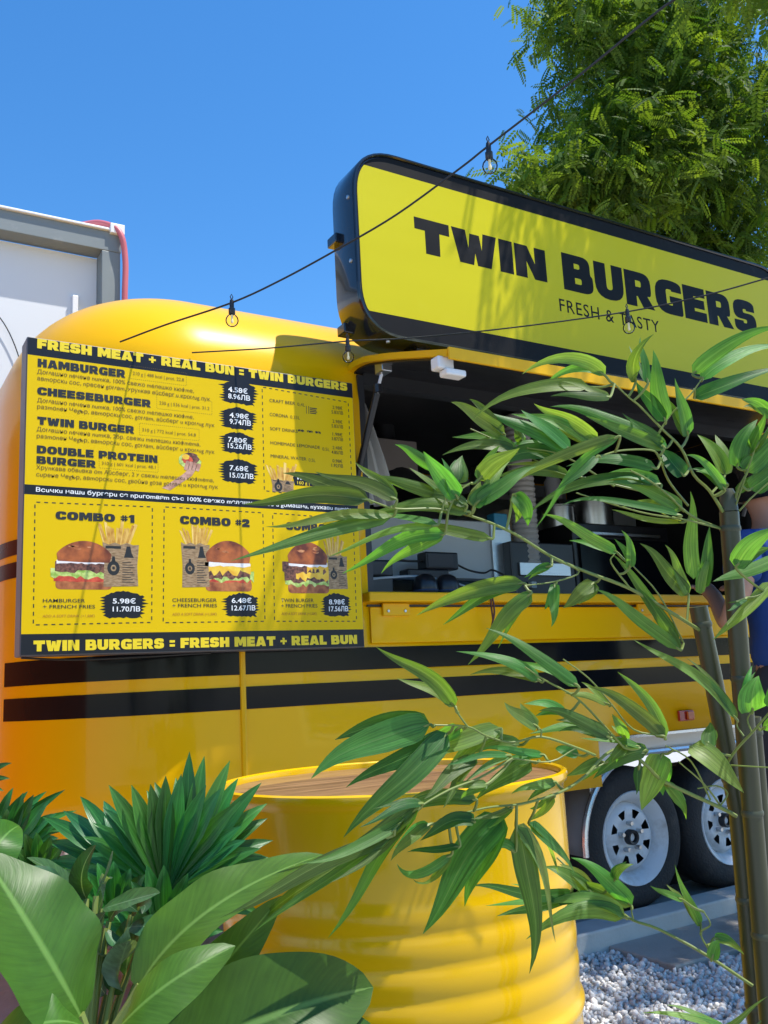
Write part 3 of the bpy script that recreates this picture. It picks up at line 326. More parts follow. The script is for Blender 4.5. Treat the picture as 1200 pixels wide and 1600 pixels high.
PALMS = [[[[0.3613,1.1439,0.7983,0.4106,1.0918,0.7894,0.4568,1.0682,0.7687,0.024],[0.3613,1.1439,0.7983,0.4111,1.0888,0.8018,0.4578,1.0626,0.7913,0.024],[0.3613,1.1439,0.7983,0.4114,1.0864,0.8112,0.4584,1.0584,0.8084,0.024],[0.3613,1.1439,0.7983,0.4077,1.0864,0.8216,0.4516,1.0583,0.8274,0.024],[0.3613,1.1439,0.7983,0.4066,1.0845,0.8332,0.4496,1.0548,0.8483,0.024],[0.3613,1.1439,0.7983,0.3979,1.0885,0.8391,0.4337,1.0621,0.8591,0.024],[0.3613,1.1439,0.7983,0.3951,1.0881,0.8483,0.4286,1.0615,0.8758,0.024],[0.3613,1.1439,0.7983,0.3935,1.0855,0.8644,0.4257,1.0566,0.9051,0.024],[0.3613,1.1439,0.7983,0.3823,1.0903,0.8734,0.4054,1.0653,0.9215,0.024],[0.3613,1.1439,0.7983,0.3737,1.0951,0.8757,0.3897,1.0741,0.9256,0.024],[0.3613,1.1439,0.7983,0.3594,1.102,0.8836,0.3637,1.0867,0.9401,0.024],[0.3613,1.1439,0.7983,0.3507,1.1075,0.883,0.3479,1.0966,0.9389,0.024],[0.3613,1.1439,0.7983,0.3424,1.1137,0.8782,0.3328,1.1079,0.9301,0.024],[0.3613,1.1439,0.7983,0.3317,1.1201,0.8783,0.3135,1.1196,0.9304,0.024],[0.3613,1.1439,0.7983,0.3191,1.1277,0.879,0.2904,1.1334,0.9317,0.024],[0.3613,1.1439,0.7983,0.3165,1.1325,0.8647,0.2858,1.1421,0.9057,0.024],[0.3613,1.1439,0.7983,0.3113,1.1378,0.8552,0.2764,1.1517,0.8884,0.024],[0.3613,1.1439,0.7983,0.3067,1.1425,0.8467,0.268,1.1603,0.873,0.024],[0.3613,1.1439,0.7983,0.3059,1.1456,0.8352,0.2665,1.1659,0.852,0.024],[0.3613,1.1439,0.7983,0.3012,1.1507,0.8254,0.2579,1.1752,0.8342,0.024],[0.3613,1.1439,0.7983,0.2983,1.1546,0.8161,0.2526,1.1822,0.8172,0.024],[0.3613,1.1439,0.7983,0.3014,1.1547,0.807,0.2584,1.1824,0.8007,0.024],[0.3613,1.1439,0.7983,0.3067,1.1537,0.7968,0.268,1.1807,0.7823,0.024]],[[0.4059,1.1996,0.8008,0.4539,1.1778,0.7935,0.5028,1.1825,0.7723,0.0231],[0.4059,1.1996,0.8008,0.4585,1.1732,0.8015,0.5114,1.1739,0.7871,0.0231],[0.4059,1.1996,0.8008,0.4553,1.1737,0.8082,0.5054,1.1748,0.7994,0.0231],[0.4059,1.1996,0.8008,0.457,1.1706,0.8171,0.5085,1.1692,0.816,0.0231],[0.4059,1.1996,0.8008,0.459,1.1668,0.8288,0.5123,1.162,0.8377,0.0231],[0.4059,1.1996,0.8008,0.455,1.1657,0.8444,0.5048,1.1601,0.8667,0.0231],[0.4059,1.1996,0.8008,0.4542,1.1639,0.8549,0.5033,1.1566,0.8861,0.0231],[0.4059,1.1996,0.8008,0.45,1.1631,0.8696,0.4956,1.1552,0.9135,0.0231],[0.4059,1.1996,0.8008,0.4356,1.171,0.8736,0.4689,1.1699,0.9209,0.0231],[0.4059,1.1996,0.8008,0.4298,1.1717,0.8862,0.4582,1.1712,0.9444,0.0231],[0.4059,1.1996,0.8008,0.4141,1.1805,0.8902,0.4289,1.1874,0.9518,0.0231],[0.4059,1.1996,0.8008,0.4049,1.1853,0.8939,0.4118,1.1964,0.9585,0.0231],[0.4059,1.1996,0.8008,0.3975,1.1937,0.8762,0.3981,1.2121,0.9257,0.0231],[0.4059,1.1996,0.8008,0.3848,1.2021,0.8739,0.3745,1.2275,0.9214,0.0231],[0.4059,1.1996,0.8008,0.3803,1.2061,0.8681,0.3662,1.235,0.9108,0.0231],[0.4059,1.1996,0.8008,0.3723,1.2136,0.8566,0.3513,1.2489,0.8894,0.0231],[0.4059,1.1996,0.8008,0.3734,1.2154,0.8457,0.3533,1.2522,0.8691,0.0231],[0.4059,1.1996,0.8008,0.3653,1.2206,0.8446,0.3382,1.2619,0.8671,0.0231],[0.4059,1.1996,0.8008,0.3607,1.2254,0.8356,0.3298,1.2708,0.8504,0.0231]],[[0.3365,1.0732,0.7554,0.3603,1.0307,0.7734,0.3857,1.0149,0.7746,0.0201],[0.3365,1.0732,0.7554,0.3584,1.0297,0.7829,0.3823,1.0132,0.7918,0.0201],[0.3365,1.0732,0.7554,0.3543,1.0301,0.7923,0.3748,1.0139,0.8089,0.0201],[0.3365,1.0732,0.7554,0.3482,1.0314,0.8036,0.3637,1.0161,0.8294,0.0201],[0.3365,1.0732,0.7554,0.3402,1.035,0.8091,0.3491,1.0227,0.8394,0.0201],[0.3365,1.0732,0.7554,0.3274,1.0415,0.8149,0.3259,1.0346,0.8499,0.0201],[0.3365,1.0732,0.7554,0.3182,1.0471,0.8152,0.3092,1.0447,0.8507,0.0201],[0.3365,1.0732,0.7554,0.3108,1.0537,0.806,0.2958,1.0566,0.8338,0.0201],[0.3365,1.0732,0.7554,0.306,1.0585,0.7979,0.2869,1.0654,0.8191,0.0201],[0.3365,1.0732,0.7554,0.298,1.0645,0.7927,0.2725,1.0763,0.8096,0.0201],[0.3365,1.0732,0.7554,0.2953,1.0683,0.783,0.2676,1.0832,0.7921,0.0201]],[[0.3427,1.2243,0.8095,0.3474,1.2224,0.8585,0.3584,1.2454,0.8858,0.0229],[0.3427,1.2243,0.8095,0.3366,1.2275,0.8652,0.3383,1.2548,0.8983,0.0229],[0.3427,1.2243,0.8095,0.3258,1.2338,0.8665,0.3181,1.2666,0.9007,0.0229],[0.3427,1.2243,0.8095,0.3115,1.2417,0.8703,0.2914,1.2814,0.9078,0.0229],[0.3427,1.2243,0.8095,0.3017,1.2498,0.861,0.2731,1.2964,0.8905,0.0229],[0.3427,1.2243,0.8095,0.2892,1.2582,0.8576,0.2499,1.3121,0.8841,0.0229],[0.3427,1.2243,0.8095,0.2925,1.2601,0.8404,0.256,1.3156,0.8519,0.0229],[0.3427,1.2243,0.8095,0.2935,1.2626,0.8262,0.2578,1.3204,0.8255,0.0229],[0.3427,1.2243,0.8095,0.291,1.2674,0.8118,0.2531,1.3293,0.7988,0.0229],[0.3427,1.2243,0.8095,0.3026,1.2623,0.8027,0.2749,1.3198,0.7817,0.0229],[0.3427,1.2243,0.8095,0.3062,1.2622,0.7933,0.2815,1.3197,0.7643,0.0229]],[[0.3001,1.1384,0.7768,0.3172,1.0994,0.7977,0.3364,1.0868,0.8013,0.0179],[0.3001,1.1384,0.7768,0.3119,1.1009,0.8055,0.3267,1.0896,0.8156,0.0179],[0.3001,1.1384,0.7768,0.3088,1.1006,0.815,0.3212,1.0891,0.8328,0.0179],[0.3001,1.1384,0.7768,0.3007,1.1047,0.8192,0.3063,1.0964,0.8404,0.0179],[0.3001,1.1384,0.7768,0.2913,1.1093,0.8243,0.2892,1.1048,0.8497,0.0179],[0.3001,1.1384,0.7768,0.2824,1.1149,0.8236,0.273,1.115,0.8485,0.0179],[0.3001,1.1384,0.7768,0.2734,1.1212,0.8196,0.2567,1.1266,0.8412,0.0179],[0.3001,1.1384,0.7768,0.2679,1.1266,0.8107,0.2467,1.1364,0.825,0.0179],[0.3001,1.1384,0.7768,0.2666,1.1297,0.8004,0.2443,1.142,0.8062,0.0179],[0.3001,1.1384,0.7768,0.2673,1.1313,0.7912,0.2456,1.1449,0.7896,0.0179]]],[[[0.2335,1.4821,0.8094,0.2645,1.4372,0.8186,0.2934,1.4212,0.8115,0.0205],[0.2335,1.4821,0.8094,0.265,1.435,0.827,0.2943,1.4172,0.8267,0.0205],[0.2335,1.4821,0.8094,0.2639,1.434,0.8346,0.2924,1.4152,0.8406,0.0205],[0.2335,1.4821,0.8094,0.2648,1.4307,0.8467,0.294,1.4093,0.8627,0.0205],[0.2335,1.4821,0.8094,0.2616,1.431,0.8539,0.2882,1.4099,0.8757,0.0205],[0.2335,1.4821,0.8094,0.2562,1.432,0.8643,0.2783,1.4117,0.8946,0.0205],[0.2335,1.4821,0.8094,0.2452,1.4376,0.8692,0.2584,1.4219,0.9036,0.0205],[0.2335,1.4821,0.8094,0.2382,1.4415,0.8712,0.2455,1.429,0.9071,0.0205],[0.2335,1.4821,0.8094,0.2279,1.4504,0.8594,0.2269,1.4451,0.8858,0.0205],[0.2335,1.4821,0.8094,0.2232,1.4544,0.8548,0.2183,1.4523,0.8773,0.0205],[0.2335,1.4821,0.8094,0.2155,1.4587,0.8563,0.2044,1.4602,0.8801,0.0205]],[[0.2155,1.54,0.8136,0.2633,1.4978,0.8177,0.3067,1.4859,0.8057,0.0163],[0.2155,1.54,0.8136,0.2648,1.4952,0.8251,0.3095,1.4812,0.8193,0.0163],[0.2155,1.54,0.8136,0.2694,1.4894,0.8385,0.3178,1.4705,0.8439,0.0163],[0.2155,1.54,0.8136,0.2742,1.4832,0.8533,0.3267,1.4591,0.871,0.0163],[0.2155,1.54,0.8136,0.2653,1.4847,0.8706,0.3104,1.4619,0.9026,0.0163],[0.2155,1.54,0.8136,0.2524,1.4928,0.87,0.2867,1.4766,0.9016,0.0163],[0.2155,1.54,0.8136,0.2393,1.5006,0.8709,0.2627,1.4909,0.9033,0.0163],[0.2155,1.54,0.8136,0.2288,1.5062,0.8744,0.2435,1.5013,0.9096,0.0163]],[[0.2542,1.3534,0.7944,0.2701,1.3113,0.8061,0.2867,1.2961,0.8017,0.0172],[0.2542,1.3534,0.7944,0.272,1.3084,0.814,0.2901,1.2908,0.816,0.0172],[0.2542,1.3534,0.7944,0.2676,1.3093,0.8217,0.2822,1.2926,0.8299,0.0172],[0.2542,1.3534,0.7944,0.264,1.3092,0.832,0.2756,1.2924,0.8486,0.0172],[0.2542,1.3534,0.7944,0.2549,1.3134,0.8382,0.2592,1.2999,0.8599,0.0172],[0.2542,1.3534,0.7944,0.2456,1.3183,0.8414,0.2424,1.3089,0.8657,0.0172],[0.2542,1.3534,0.7944,0.2382,1.3229,0.8411,0.2291,1.3172,0.865,0.0172],[0.2542,1.3534,0.7944,0.2329,1.3286,0.8302,0.2194,1.3275,0.8454,0.0172],[0.2542,1.3534,0.7944,0.229,1.3329,0.8218,0.2123,1.3353,0.8302,0.0172],[0.2542,1.3534,0.7944,0.2262,1.3359,0.816,0.2072,1.3407,0.8196,0.0172],[0.2542,1.3534,0.7944,0.2258,1.338,0.8078,0.2065,1.3445,0.8048,0.0172]]],[[[0.1634,1.4178,0.9149,0.1871,1.3775,0.9233,0.2093,1.3652,0.9174,0.0123],[0.1634,1.4178,0.9149,0.1907,1.3734,0.9321,0.2158,1.3577,0.9333,0.0123],[0.1634,1.4178,0.9149,0.1913,1.3705,0.9434,0.2169,1.3524,0.9539,0.0123],[0.1634,1.4178,0.9149,0.1811,1.3763,0.9453,0.1983,1.363,0.9573,0.0123],[0.1634,1.4178,0.9149,0.1748,1.3792,0.9494,0.1869,1.3683,0.9648,0.0123]]]]
TEXTS = [('FRESH MEAT + REAL BUN = TWIN BURGERS', 0.4675, 1.5022, 2.0528, 0.0297, 'HY'), ('TWIN BURGERS = FRESH MEAT + REAL BUN', 0.4747, 1.4956, 1.1729, 0.0297, 'HY'), ('HAMBURGER', 0.47, 0.7255, 1.9958, 0.0255, 'HK'), ('CHEESEBURGER', 0.4704, 0.8045, 1.9107, 0.0242, 'HK'), ('TWIN BURGER', 0.4722, 0.753, 1.8213, 0.024, 'HK'), ('DOUBLE PROTEIN', 0.4726, 0.8238, 1.7357, 0.0237, 'HK'), ('BURGER', 0.4726, 0.6394, 1.7054, 0.0226, 'HK'), ('COMBO #1', 0.5273, 0.7531, 1.5456, 0.0242, 'HK'), ('COMBO #2', 0.8932, 1.1218, 1.5495, 0.026, 'HK'), ('COMBO #3', 1.2487, 1.453, 1.5471, 0.0256, 'HK'), ('Домашно печена питка, 100% свежо телешко кюфте,', 0.4692, 0.9421, 1.9756, 0.0125, 'TB'), ('авторски сос, пресен домат, хрупкав айсберг и кромид лук', 0.4696, 0.9957, 1.9552, 0.0124, 'TB'), ('Домашно печена питка, 100% свежо телешко кюфте,', 0.4708, 0.941, 1.889, 0.0123, 'TB'), ('разтопен Чедър, авторски сос, домат, айсберг и кромид лук', 0.4712, 1.0093, 1.8694, 0.0123, 'TB'), ('Домашно печена питка, 2бр. свежи телешки кюфтета,', 0.4713, 0.9615, 1.8018, 0.0122, 'TB'), ('разтопен Чедър, авторски сос, домат, айсберг и кромид лук', 0.4717, 1.0078, 1.7814, 0.0122, 'TB'), ('Хрупкава обвивка от Айсберг, 2 х свежи телешки кюфтета,', 0.4721, 1.0041, 1.6887, 0.012, 'TB'), ('сирене Чедър, авторски сос, двойна доза домат и кромид лук', 0.4725, 1.0175, 1.668, 0.012, 'TB'), ('210 g | 488 kcal | prot. 22.8', 0.748, 0.9105, 2.0095, 0.0104, 'TB'), ('230 g | 536 kcal | prot. 31.2', 0.8307, 0.993, 1.9244, 0.0104, 'TB'), ('310 g | 772 kcal | prot. 54.8', 0.7766, 0.9472, 1.8321, 0.0101, 'TB'), ('310 g | 601 kcal | prot. 48.1', 0.6561, 0.8178, 1.7173, 0.0097, 'TB'), ('Всички наши бургери се приготвят със 100% свежо телешко месо и домашни, пухкави питки', 0.4725, 1.4942, 1.6233, 0.0121, 'BW'), ('4.58€', 1.0582, 1.1255, 1.9954, 0.0162, 'BW'), ('8.96ЛВ', 1.0578, 1.1339, 1.9723, 0.0161, 'BW'), ('4.98€', 1.0613, 1.1281, 1.9085, 0.0159, 'BW'), ('9.74ЛВ', 1.0609, 1.1347, 1.887, 0.016, 'BW'), ('7.80€', 1.0548, 1.1198, 1.8259, 0.0158, 'BW'), ('15.26ЛВ', 1.0534, 1.1348, 1.8056, 0.0158, 'BW'), ('7.68€', 1.0577, 1.1219, 1.7326, 0.0156, 'BW'), ('15.02ЛВ', 1.0579, 1.139, 1.7088, 0.0156, 'BW'), ('5.98€', 0.69, 0.757, 1.3057, 0.0138, 'BW'), ('11.70ЛВ', 0.6901, 0.7702, 1.2825, 0.0137, 'BW'), ('6.48€', 1.056, 1.1221, 1.3081, 0.0148, 'BW'), ('12.67ЛВ', 1.0555, 1.1345, 1.2848, 0.0147, 'BW'), ('8.98€', 1.396, 1.456, 1.3041, 0.0156, 'BW'), ('17.56ЛВ', 1.395, 1.467, 1.2812, 0.0156, 'BW'), ('CRAFT BEER', 1.2032, 1.2971, 1.9772, 0.0111, 'TK'), ('0,4L', 1.3054, 1.3342, 1.9758, 0.0114, 'TB'), ('CORONA', 1.2025, 1.2693, 1.9287, 0.0111, 'TK'), ('0,33L', 1.2776, 1.3132, 1.928, 0.0112, 'TB'), ('SOFT DRINKS', 1.2026, 1.303, 1.88, 0.011, 'TK'), ('HOMEMADE LEMONADE', 1.2028, 1.3852, 1.8314, 0.0109, 'TK'), ('0,5L', 1.3938, 1.4219, 1.8274, 0.0113, 'TB'), ('MINERAL WATER', 1.2021, 1.3321, 1.7864, 0.0109, 'TK'), ('0,5L', 1.3405, 1.3664, 1.7843, 0.0111, 'TB'), ('2.98€', 1.44, 1.4791, 1.9804, 0.0117, 'TK'), ('5.83ЛВ', 1.4355, 1.4808, 1.9635, 0.0116, 'TK'), ('2.98€', 1.4377, 1.4766, 1.9303, 0.0115, 'TK'), ('5.83ЛВ', 1.4332, 1.4784, 1.9135, 0.0115, 'TK'), ('1.98€', 1.4357, 1.4744, 1.8844, 0.0114, 'TK'), ('3.87ЛВ', 1.4312, 1.4761, 1.8678, 0.0114, 'TK'), ('2.48€', 1.4334, 1.4721, 1.8361, 0.0114, 'TK'), ('4.85ЛВ', 1.429, 1.4738, 1.8196, 0.0113, 'TK'), ('0.98€', 1.4313, 1.4698, 1.7894, 0.0113, 'TK'), ('1.92ЛВ', 1.4269, 1.4715, 1.773, 0.0113, 'TK'), ('FRENCH FRIES', 1.2959, 1.4245, 1.7193, 0.0121, 'HW'), ('160 g | 432 kcal', 1.2953, 1.4067, 1.7032, 0.0109, 'BY'), ('1.98€ 3.87ЛВ', 1.4287, 1.4908, 1.7067, 0.0076, 'BW'), ('HAMBURGER', 0.4973, 0.6122, 1.3082, 0.01, 'BK'), ('CHEESEBURGER', 0.8673, 1.0074, 1.3107, 0.0108, 'BK'), ('TWIN BURGER', 1.2244, 1.3398, 1.3108, 0.0115, 'BK'), ('+ FRENCH FRIES', 0.4976, 0.6401, 1.2912, 0.01, 'BK'), ('+ FRENCH FRIES', 0.8672, 1.0077, 1.2942, 0.0107, 'BK'), ('+ FRENCH FRIES', 1.2239, 1.3531, 1.2934, 0.0114, 'BK'), ('ADD A SOFT DRINK (+1,50€)', 0.4964, 0.6395, 1.2662, 0.0074, 'TO'), ('ADD A SOFT DRINK (+1,50€)', 0.8664, 1.0066, 1.2696, 0.008, 'TO'), ('ADD A SOFT DRINK (+1,50€)', 1.2231, 1.349, 1.2693, 0.0086, 'TO')]
PATCHES = [(1.0242, 1.1718, 2.0368, 1.9534), (1.0226, 1.1648, 1.9444, 1.8685), (1.0233, 1.1602, 1.8599, 1.7869), (1.0174, 1.1666, 1.7701, 1.6896), (0.6464, 0.8007, 1.3429, 1.2608), (1.0203, 1.161, 1.3388, 1.2623), (1.3605, 1.49, 1.3408, 1.2623)]
BURGERS = [(0.5177, 0.6932, 1.4863, 1.3455), (0.9603, 1.1295, 1.503, 1.3438), (1.2383, 1.4039, 1.5092, 1.3399)]
BAGS = [((0.66, 0.7665, 1.4847, 1.354), (0.641, 0.7589, 1.5513, 1.4766)), ((0.8955, 0.9871, 1.4931, 1.3546), (0.8943, 0.9949, 1.5473, 1.4852)), ((1.396, 1.4711, 1.4699, 1.3536), (1.3807, 1.4583, 1.5368, 1.4629)), ((1.2014, 1.2846, 1.7135, 1.6724), (1.1847, 1.2934, 1.7718, 1.7087))]
HAND = [(0.8903, 0.9607, 1.7703, 1.7208), (0.8375, 0.9329, 1.7177, 1.6548)]
DASH = [[[0.4708, 1.5925], [0.8075, 1.598], [0.8044, 1.2499], [0.4732, 1.2457]], [[0.844, 1.6001], [1.1688, 1.5992], [1.1662, 1.2503], [0.839, 1.2486]], [[1.2032, 1.5996], [1.5026, 1.5956], [1.497, 1.2476], [1.1991, 1.25]], [[1.1781, 2.0256], [1.5035, 2.0115], [1.5033, 1.6582], [1.1761, 1.6729]]]
WBOX = [(0.7392, 0.918, 2.0384, 1.9964), (0.8226, 1.0018, 1.9546, 1.9103), (0.7687, 0.9579, 1.8571, 1.8199), (0.6486, 0.8258, 1.7406, 1.7068)]
BANDS = [2.0291, 1.62, 1.648, 1.219, [0.4353, 2.0311], [1.5275, 2.0287], [0.4403, 1.6425], [0.4409, 1.6138], [0.4421, 1.2198], [1.5227, 1.2218], [0.4358, 2.0863], [1.5218, 1.1606], [1.5278, 2.0855], [0.4426, 1.1611]]
RIBBON = (1.2829, 1.502, 1.7455, 1.6987)
STRING_A = [[1.4449, 1.0513, 2.4057], [1.433, 1.1178, 2.4081], [1.3761, 1.3185, 2.3597], [1.2965, 1.5478, 2.2999], [1.2705, 1.628, 2.2794], [1.1915, 1.8078, 2.2249], [1.1095, 1.9734, 2.1893], [1.0177, 2.1448, 2.1546], [0.927, 2.2897, 2.1284], [0.8147, 2.5354, 2.1373], [0.736, 2.7594, 2.1512]]
STRING_B = [[2.2787, 1.4855, 2.134], [2.1801, 1.6666, 2.1274], [2.0806, 1.8792, 2.1429], [1.7986, 2.1029, 2.1274], [1.5265, 2.2838, 2.1159], [1.3666, 2.4038, 2.1235], [1.1708, 2.5811, 2.1329], [0.9726, 2.7582, 2.1499]]
# ------------------------------------------------------------------ materials
YEL = (0.86, 0.455, 0.0008)
M_van = dusty(mat("trailer_yellow", YEL, .30, spec=.10, coat=.26, var=.03, scale=3, rvar=.05), (.60, .36, .02), 2.2, .58, .85, .2)
M_trim = mat("yellow_trim", (.80, .43, .001), .38, coat=.05, spec=.25, var=.05)
M_black = dusty(mat("black_vinyl", (.006, .007, .009), .12, coat=.0, var=.2, rvar=.04, spec=.13), (.02, .02, .022), 3, .55, .8, .2)
M_maroon = mat("maroon_vinyl_and_reflection", (.03, .004, .006), .3, var=.1, spec=.25)  # kiosk stripes, and their reflection painted on the trailer nose
M_in_dark = mat("interior_dark", (.022, .022, .024), .45, var=.25, scale=4)
M_in_grey = mat("interior_grey", (.42, .45, .46), .5, var=.12, scale=4)
M_in_floor = mat("interior_floor", (.10, .10, .10), .6, var=.2)
M_steel = mat("brushed_steel", (.55, .56, .57), .32, metal=1, var=.1, scale=4, stretch=(1, 1, 30))
M_galv = dusty(mat("galvanised_metal", (.62, .64, .66), .28, metal=.85, var=.12, scale=10), (.35, .33, .30), 8, .5, .8, .5)
M_white = dusty(mat("white_paint", (.78, .78, .77), .4, var=.04), (.45, .42, .38), 4, .55, .8, .35)
M_rub = dusty(mat("tyre_rubber", (.018, .018, .019), .75, var=.3, bump=.4, bscale=90), (.10, .09, .075), 7, .55, .8, .45)
M_rim = dusty(mat("rim_white", (.66, .70, .73), .35, var=.05, spec=.5), (.26, .22, .17), 9, .50, .80, .7)
M_plast = mat("black_plastic", (.014, .014, .016), .35, var=.25)
M_rubcable = mat("cable_rubber", (.012, .012, .013), .5, var=.2)
M_wire = mat("brown_wire", (.07, .008, .008), .45)
M_board_y = mat("menu_print_yellow", (.75, .495, .0008), .38, var=.03, scale=2, coat=.0, spec=.18, rvar=.04)
M_board_k = mat("menu_print_black", (.013, .014, .018), .35, var=.1, coat=.0, spec=.3)
M_board_side = mat("menu_frame_grey", (.10, .105, .12), .45, var=.12)
M_ink_k = mat("ink_black", (.020, .018, .016), .4, var=.2)
M_ink_b = mat("ink_brown", (.16, .095, .006), .45, var=.2)
M_ink_y = mat("ink_yellow", (.84, .62, .01), .4, var=.04)
M_ink_w = mat("ink_white", (.86, .86, .84), .4, var=.03)
M_ink_o = mat("ink_orange", (.42, .16, .01), .45, var=.1)
M_sign_y = dusty(mat("sign_face_yellow", (.60, .515, .001), .38, var=.05, scale=1.2, spec=.25, coat=.0, stretch=(.5, 1, 6)), (.78, .72, .12), 2.0, .55, .85, .18)
M_sign_k = dusty(mat("sign_vinyl_black", (.012, .011, .011), .5, var=.15, spec=.12), (.10, .09, .085), 6, .58, .8, .3)
M_sign_case = dusty(mat("sign_case_black", (.010, .011, .014), .16, coat=.5, var=.2, rvar=.05), (.05, .05, .05), 5, .6, .8, .3)
M_drum = dusty(mat("drum_yellow", (.74, .43, .0008), .20, spec=.28, coat=.28, var=.05, scale=3, rvar=.06), (.60, .38, .03), 3.5, .58, .8, .25)
M_gravel = None
M_cane = mat("cane_green", (.042, .044, .018), .38, var=.45, scale=5, stretch=(9, 9, .6), spec=.5)
M_cane_node = mat("cane_node", (.05, .055, .03), .5, var=.3)
M_twig = mat("twig_green", (.17, .22, .045), .5, var=.35, scale=25)
M_leaf = leaf_mat("bamboo_leaf", (.090, .190, .046), (.14, .215, .085), veins=13, trans=.50, rough=.42, vein_amt=.34, hue=(.470, .552))
M_palm = leaf_mat("fan_palm_leaf", (.030, .150, .025), (.060, .19, .05), veins=9, trans=.25, rough=.36, vein_amt=.3)
M_big = leaf_mat("broad_leaf", (.058, .155, .020), (.10, .20, .05), veins=30, trans=.36, rough=.40, vein_amt=.14, cross=True, spec=.35, hue=(.485, .515))
M_bush = leaf_mat("ovate_leaf", (.030, .095, .032), (.10, .16, .10), veins=14, trans=.25, rough=.45, vein_amt=.3, cross=True)
M_bark = mat("bark", (.13, .10, .075), .9, var=.4, scale=10, bump=.8, bscale=30, stretch=(1, 1, .25))
M_wood_box = mat("planter_wood", (.20, .13, .08), .7, var=.35, scale=6, stretch=(.6, 9, 9), bump=.2, bscale=30)
M_soil = mat("soil", (.04, .03, .022), .95, var=.4, scale=40, bump=.8)
M_pot = mat("pot_grey", (.10, .10, .105), .6, var=.15)
M_bld = mat("building_panel_white", (.66, .69, .72), .55, var=.035, scale=2)
M_bldf = dusty(mat("building_frame_grey", (.19, .22, .225), .5, var=.08, scale=5), (.40, .40, .38), 6, .60, .78, .4)
M_hose = mat("red_hose", (.56, .14, .16), .45, var=.15)
M_conc = dusty(mat("concrete", (.40, .365, .32), .85, var=.15, scale=6, bump=.3, bscale=120), (.13, .115, .10), 3.5, .5, .72, .6)
M_kerb = mat("kerb_pale", (.56, .545, .50), .7, var=.12, scale=12, bump=.2)
M_skin = mat("skin", (.42, .22, .145), .5, var=.1, scale=20)
M_shirt = mat("blue_shirt", (.006, .045, .22), .8, var=.15, scale=14, bump=.3, bscale=25)
M_trouser = mat("dark_trousers", (.03, .032, .04), .85, var=.2, scale=20)
M_hair = mat("dark_hair", (.012, .009, .007), .55, var=.4, scale=90, bump=.6, bscale=150)
M_shoe = mat("shoe", (.05, .05, .05), .6)
M_amber = mat("amber_lens", (.55, .10, .01), .15, coat=.6, var=.2, scale=60)
M_redlens = mat("red_lens", (.42, .02, .012), .15, coat=.6, var=.2, scale=60)

def glass_mat(name, col=(1, 1, 1), rough=0.0, thin=True):
    m, N, L, b = principled(name)
    gl = N.new("ShaderNodeBsdfGlossy"); gl.inputs[1].default_value = .02
    tr = N.new("ShaderNodeBsdfTransparent"); tr.inputs[0].default_value = (*col, 1)
    fr = N.new("ShaderNodeFresnel"); fr.inputs[0].default_value = 1.22
    ms = N.new("ShaderNodeMixShader"); L.new(fr.outputs[0], ms.inputs[0]); L.new(tr.outputs[0], ms.inputs[1]); L.new(gl.outputs[0], ms.inputs[2])
    L.new(ms.outputs[0], N["Material Output"].inputs['Surface']); return m
M_glass = glass_mat("bulb_glass", (.98, .97, .95))
m_, N_, L_, b_ = principled("bulb_filament"); b_.inputs['Base Color'].default_value = (.95, .80, .45, 1); b_.inputs['Roughness'].default_value = .4; M_fil = m_

# wooden drum top: boards of warm wood with grain
def wood_top():
    m, N, L, b = principled("drum_top_wood")
    tc = N.new("ShaderNodeTexCoord"); mp = N.new("ShaderNodeMapping"); mp.inputs['Scale'].default_value = (2.2, 26, 26); mp.inputs['Rotation'].default_value = (0, 0, .12)
    L.new(tc.outputs['Object'], mp.inputs[0])
    nz = N.new("ShaderNodeTexNoise"); nz.inputs['Scale'].default_value = 2.2; nz.inputs['Detail'].default_value = 8; nz.inputs['Distortion'].default_value = 1.2; L.new(mp.outputs[0], nz.inputs[0])
    cr = N.new("ShaderNodeValToRGB"); e = cr.color_ramp.elements
    e[0].position = .30; e[0].color = (.11, .050, .022, 1); e[1].position = .68; e[1].color = (.42, .235, .115, 1); L.new(nz.outputs['Fac'], cr.inputs[0])
    L.new(cr.outputs[0], b.inputs['Base Color']); b.inputs['Roughness'].default_value = .36; b.inputs['Coat Weight'].default_value = .25
    return m
M_wood = wood_top()

# ------------------------------------------------------------------ ground
g = MB(); R = 400; g.add([(-R, -R, 0), (R, -R, 0), (R, R, 0), (-R, R, 0)], [(0, 1, 2, 3)])
M_ground = mat("ground_gravel", (.44, .43, .41), .9, var=.35, scale=55, bump=.9, bscale=70)
ground = g.build("ground", M_ground); ground['kind'] = 'structure'

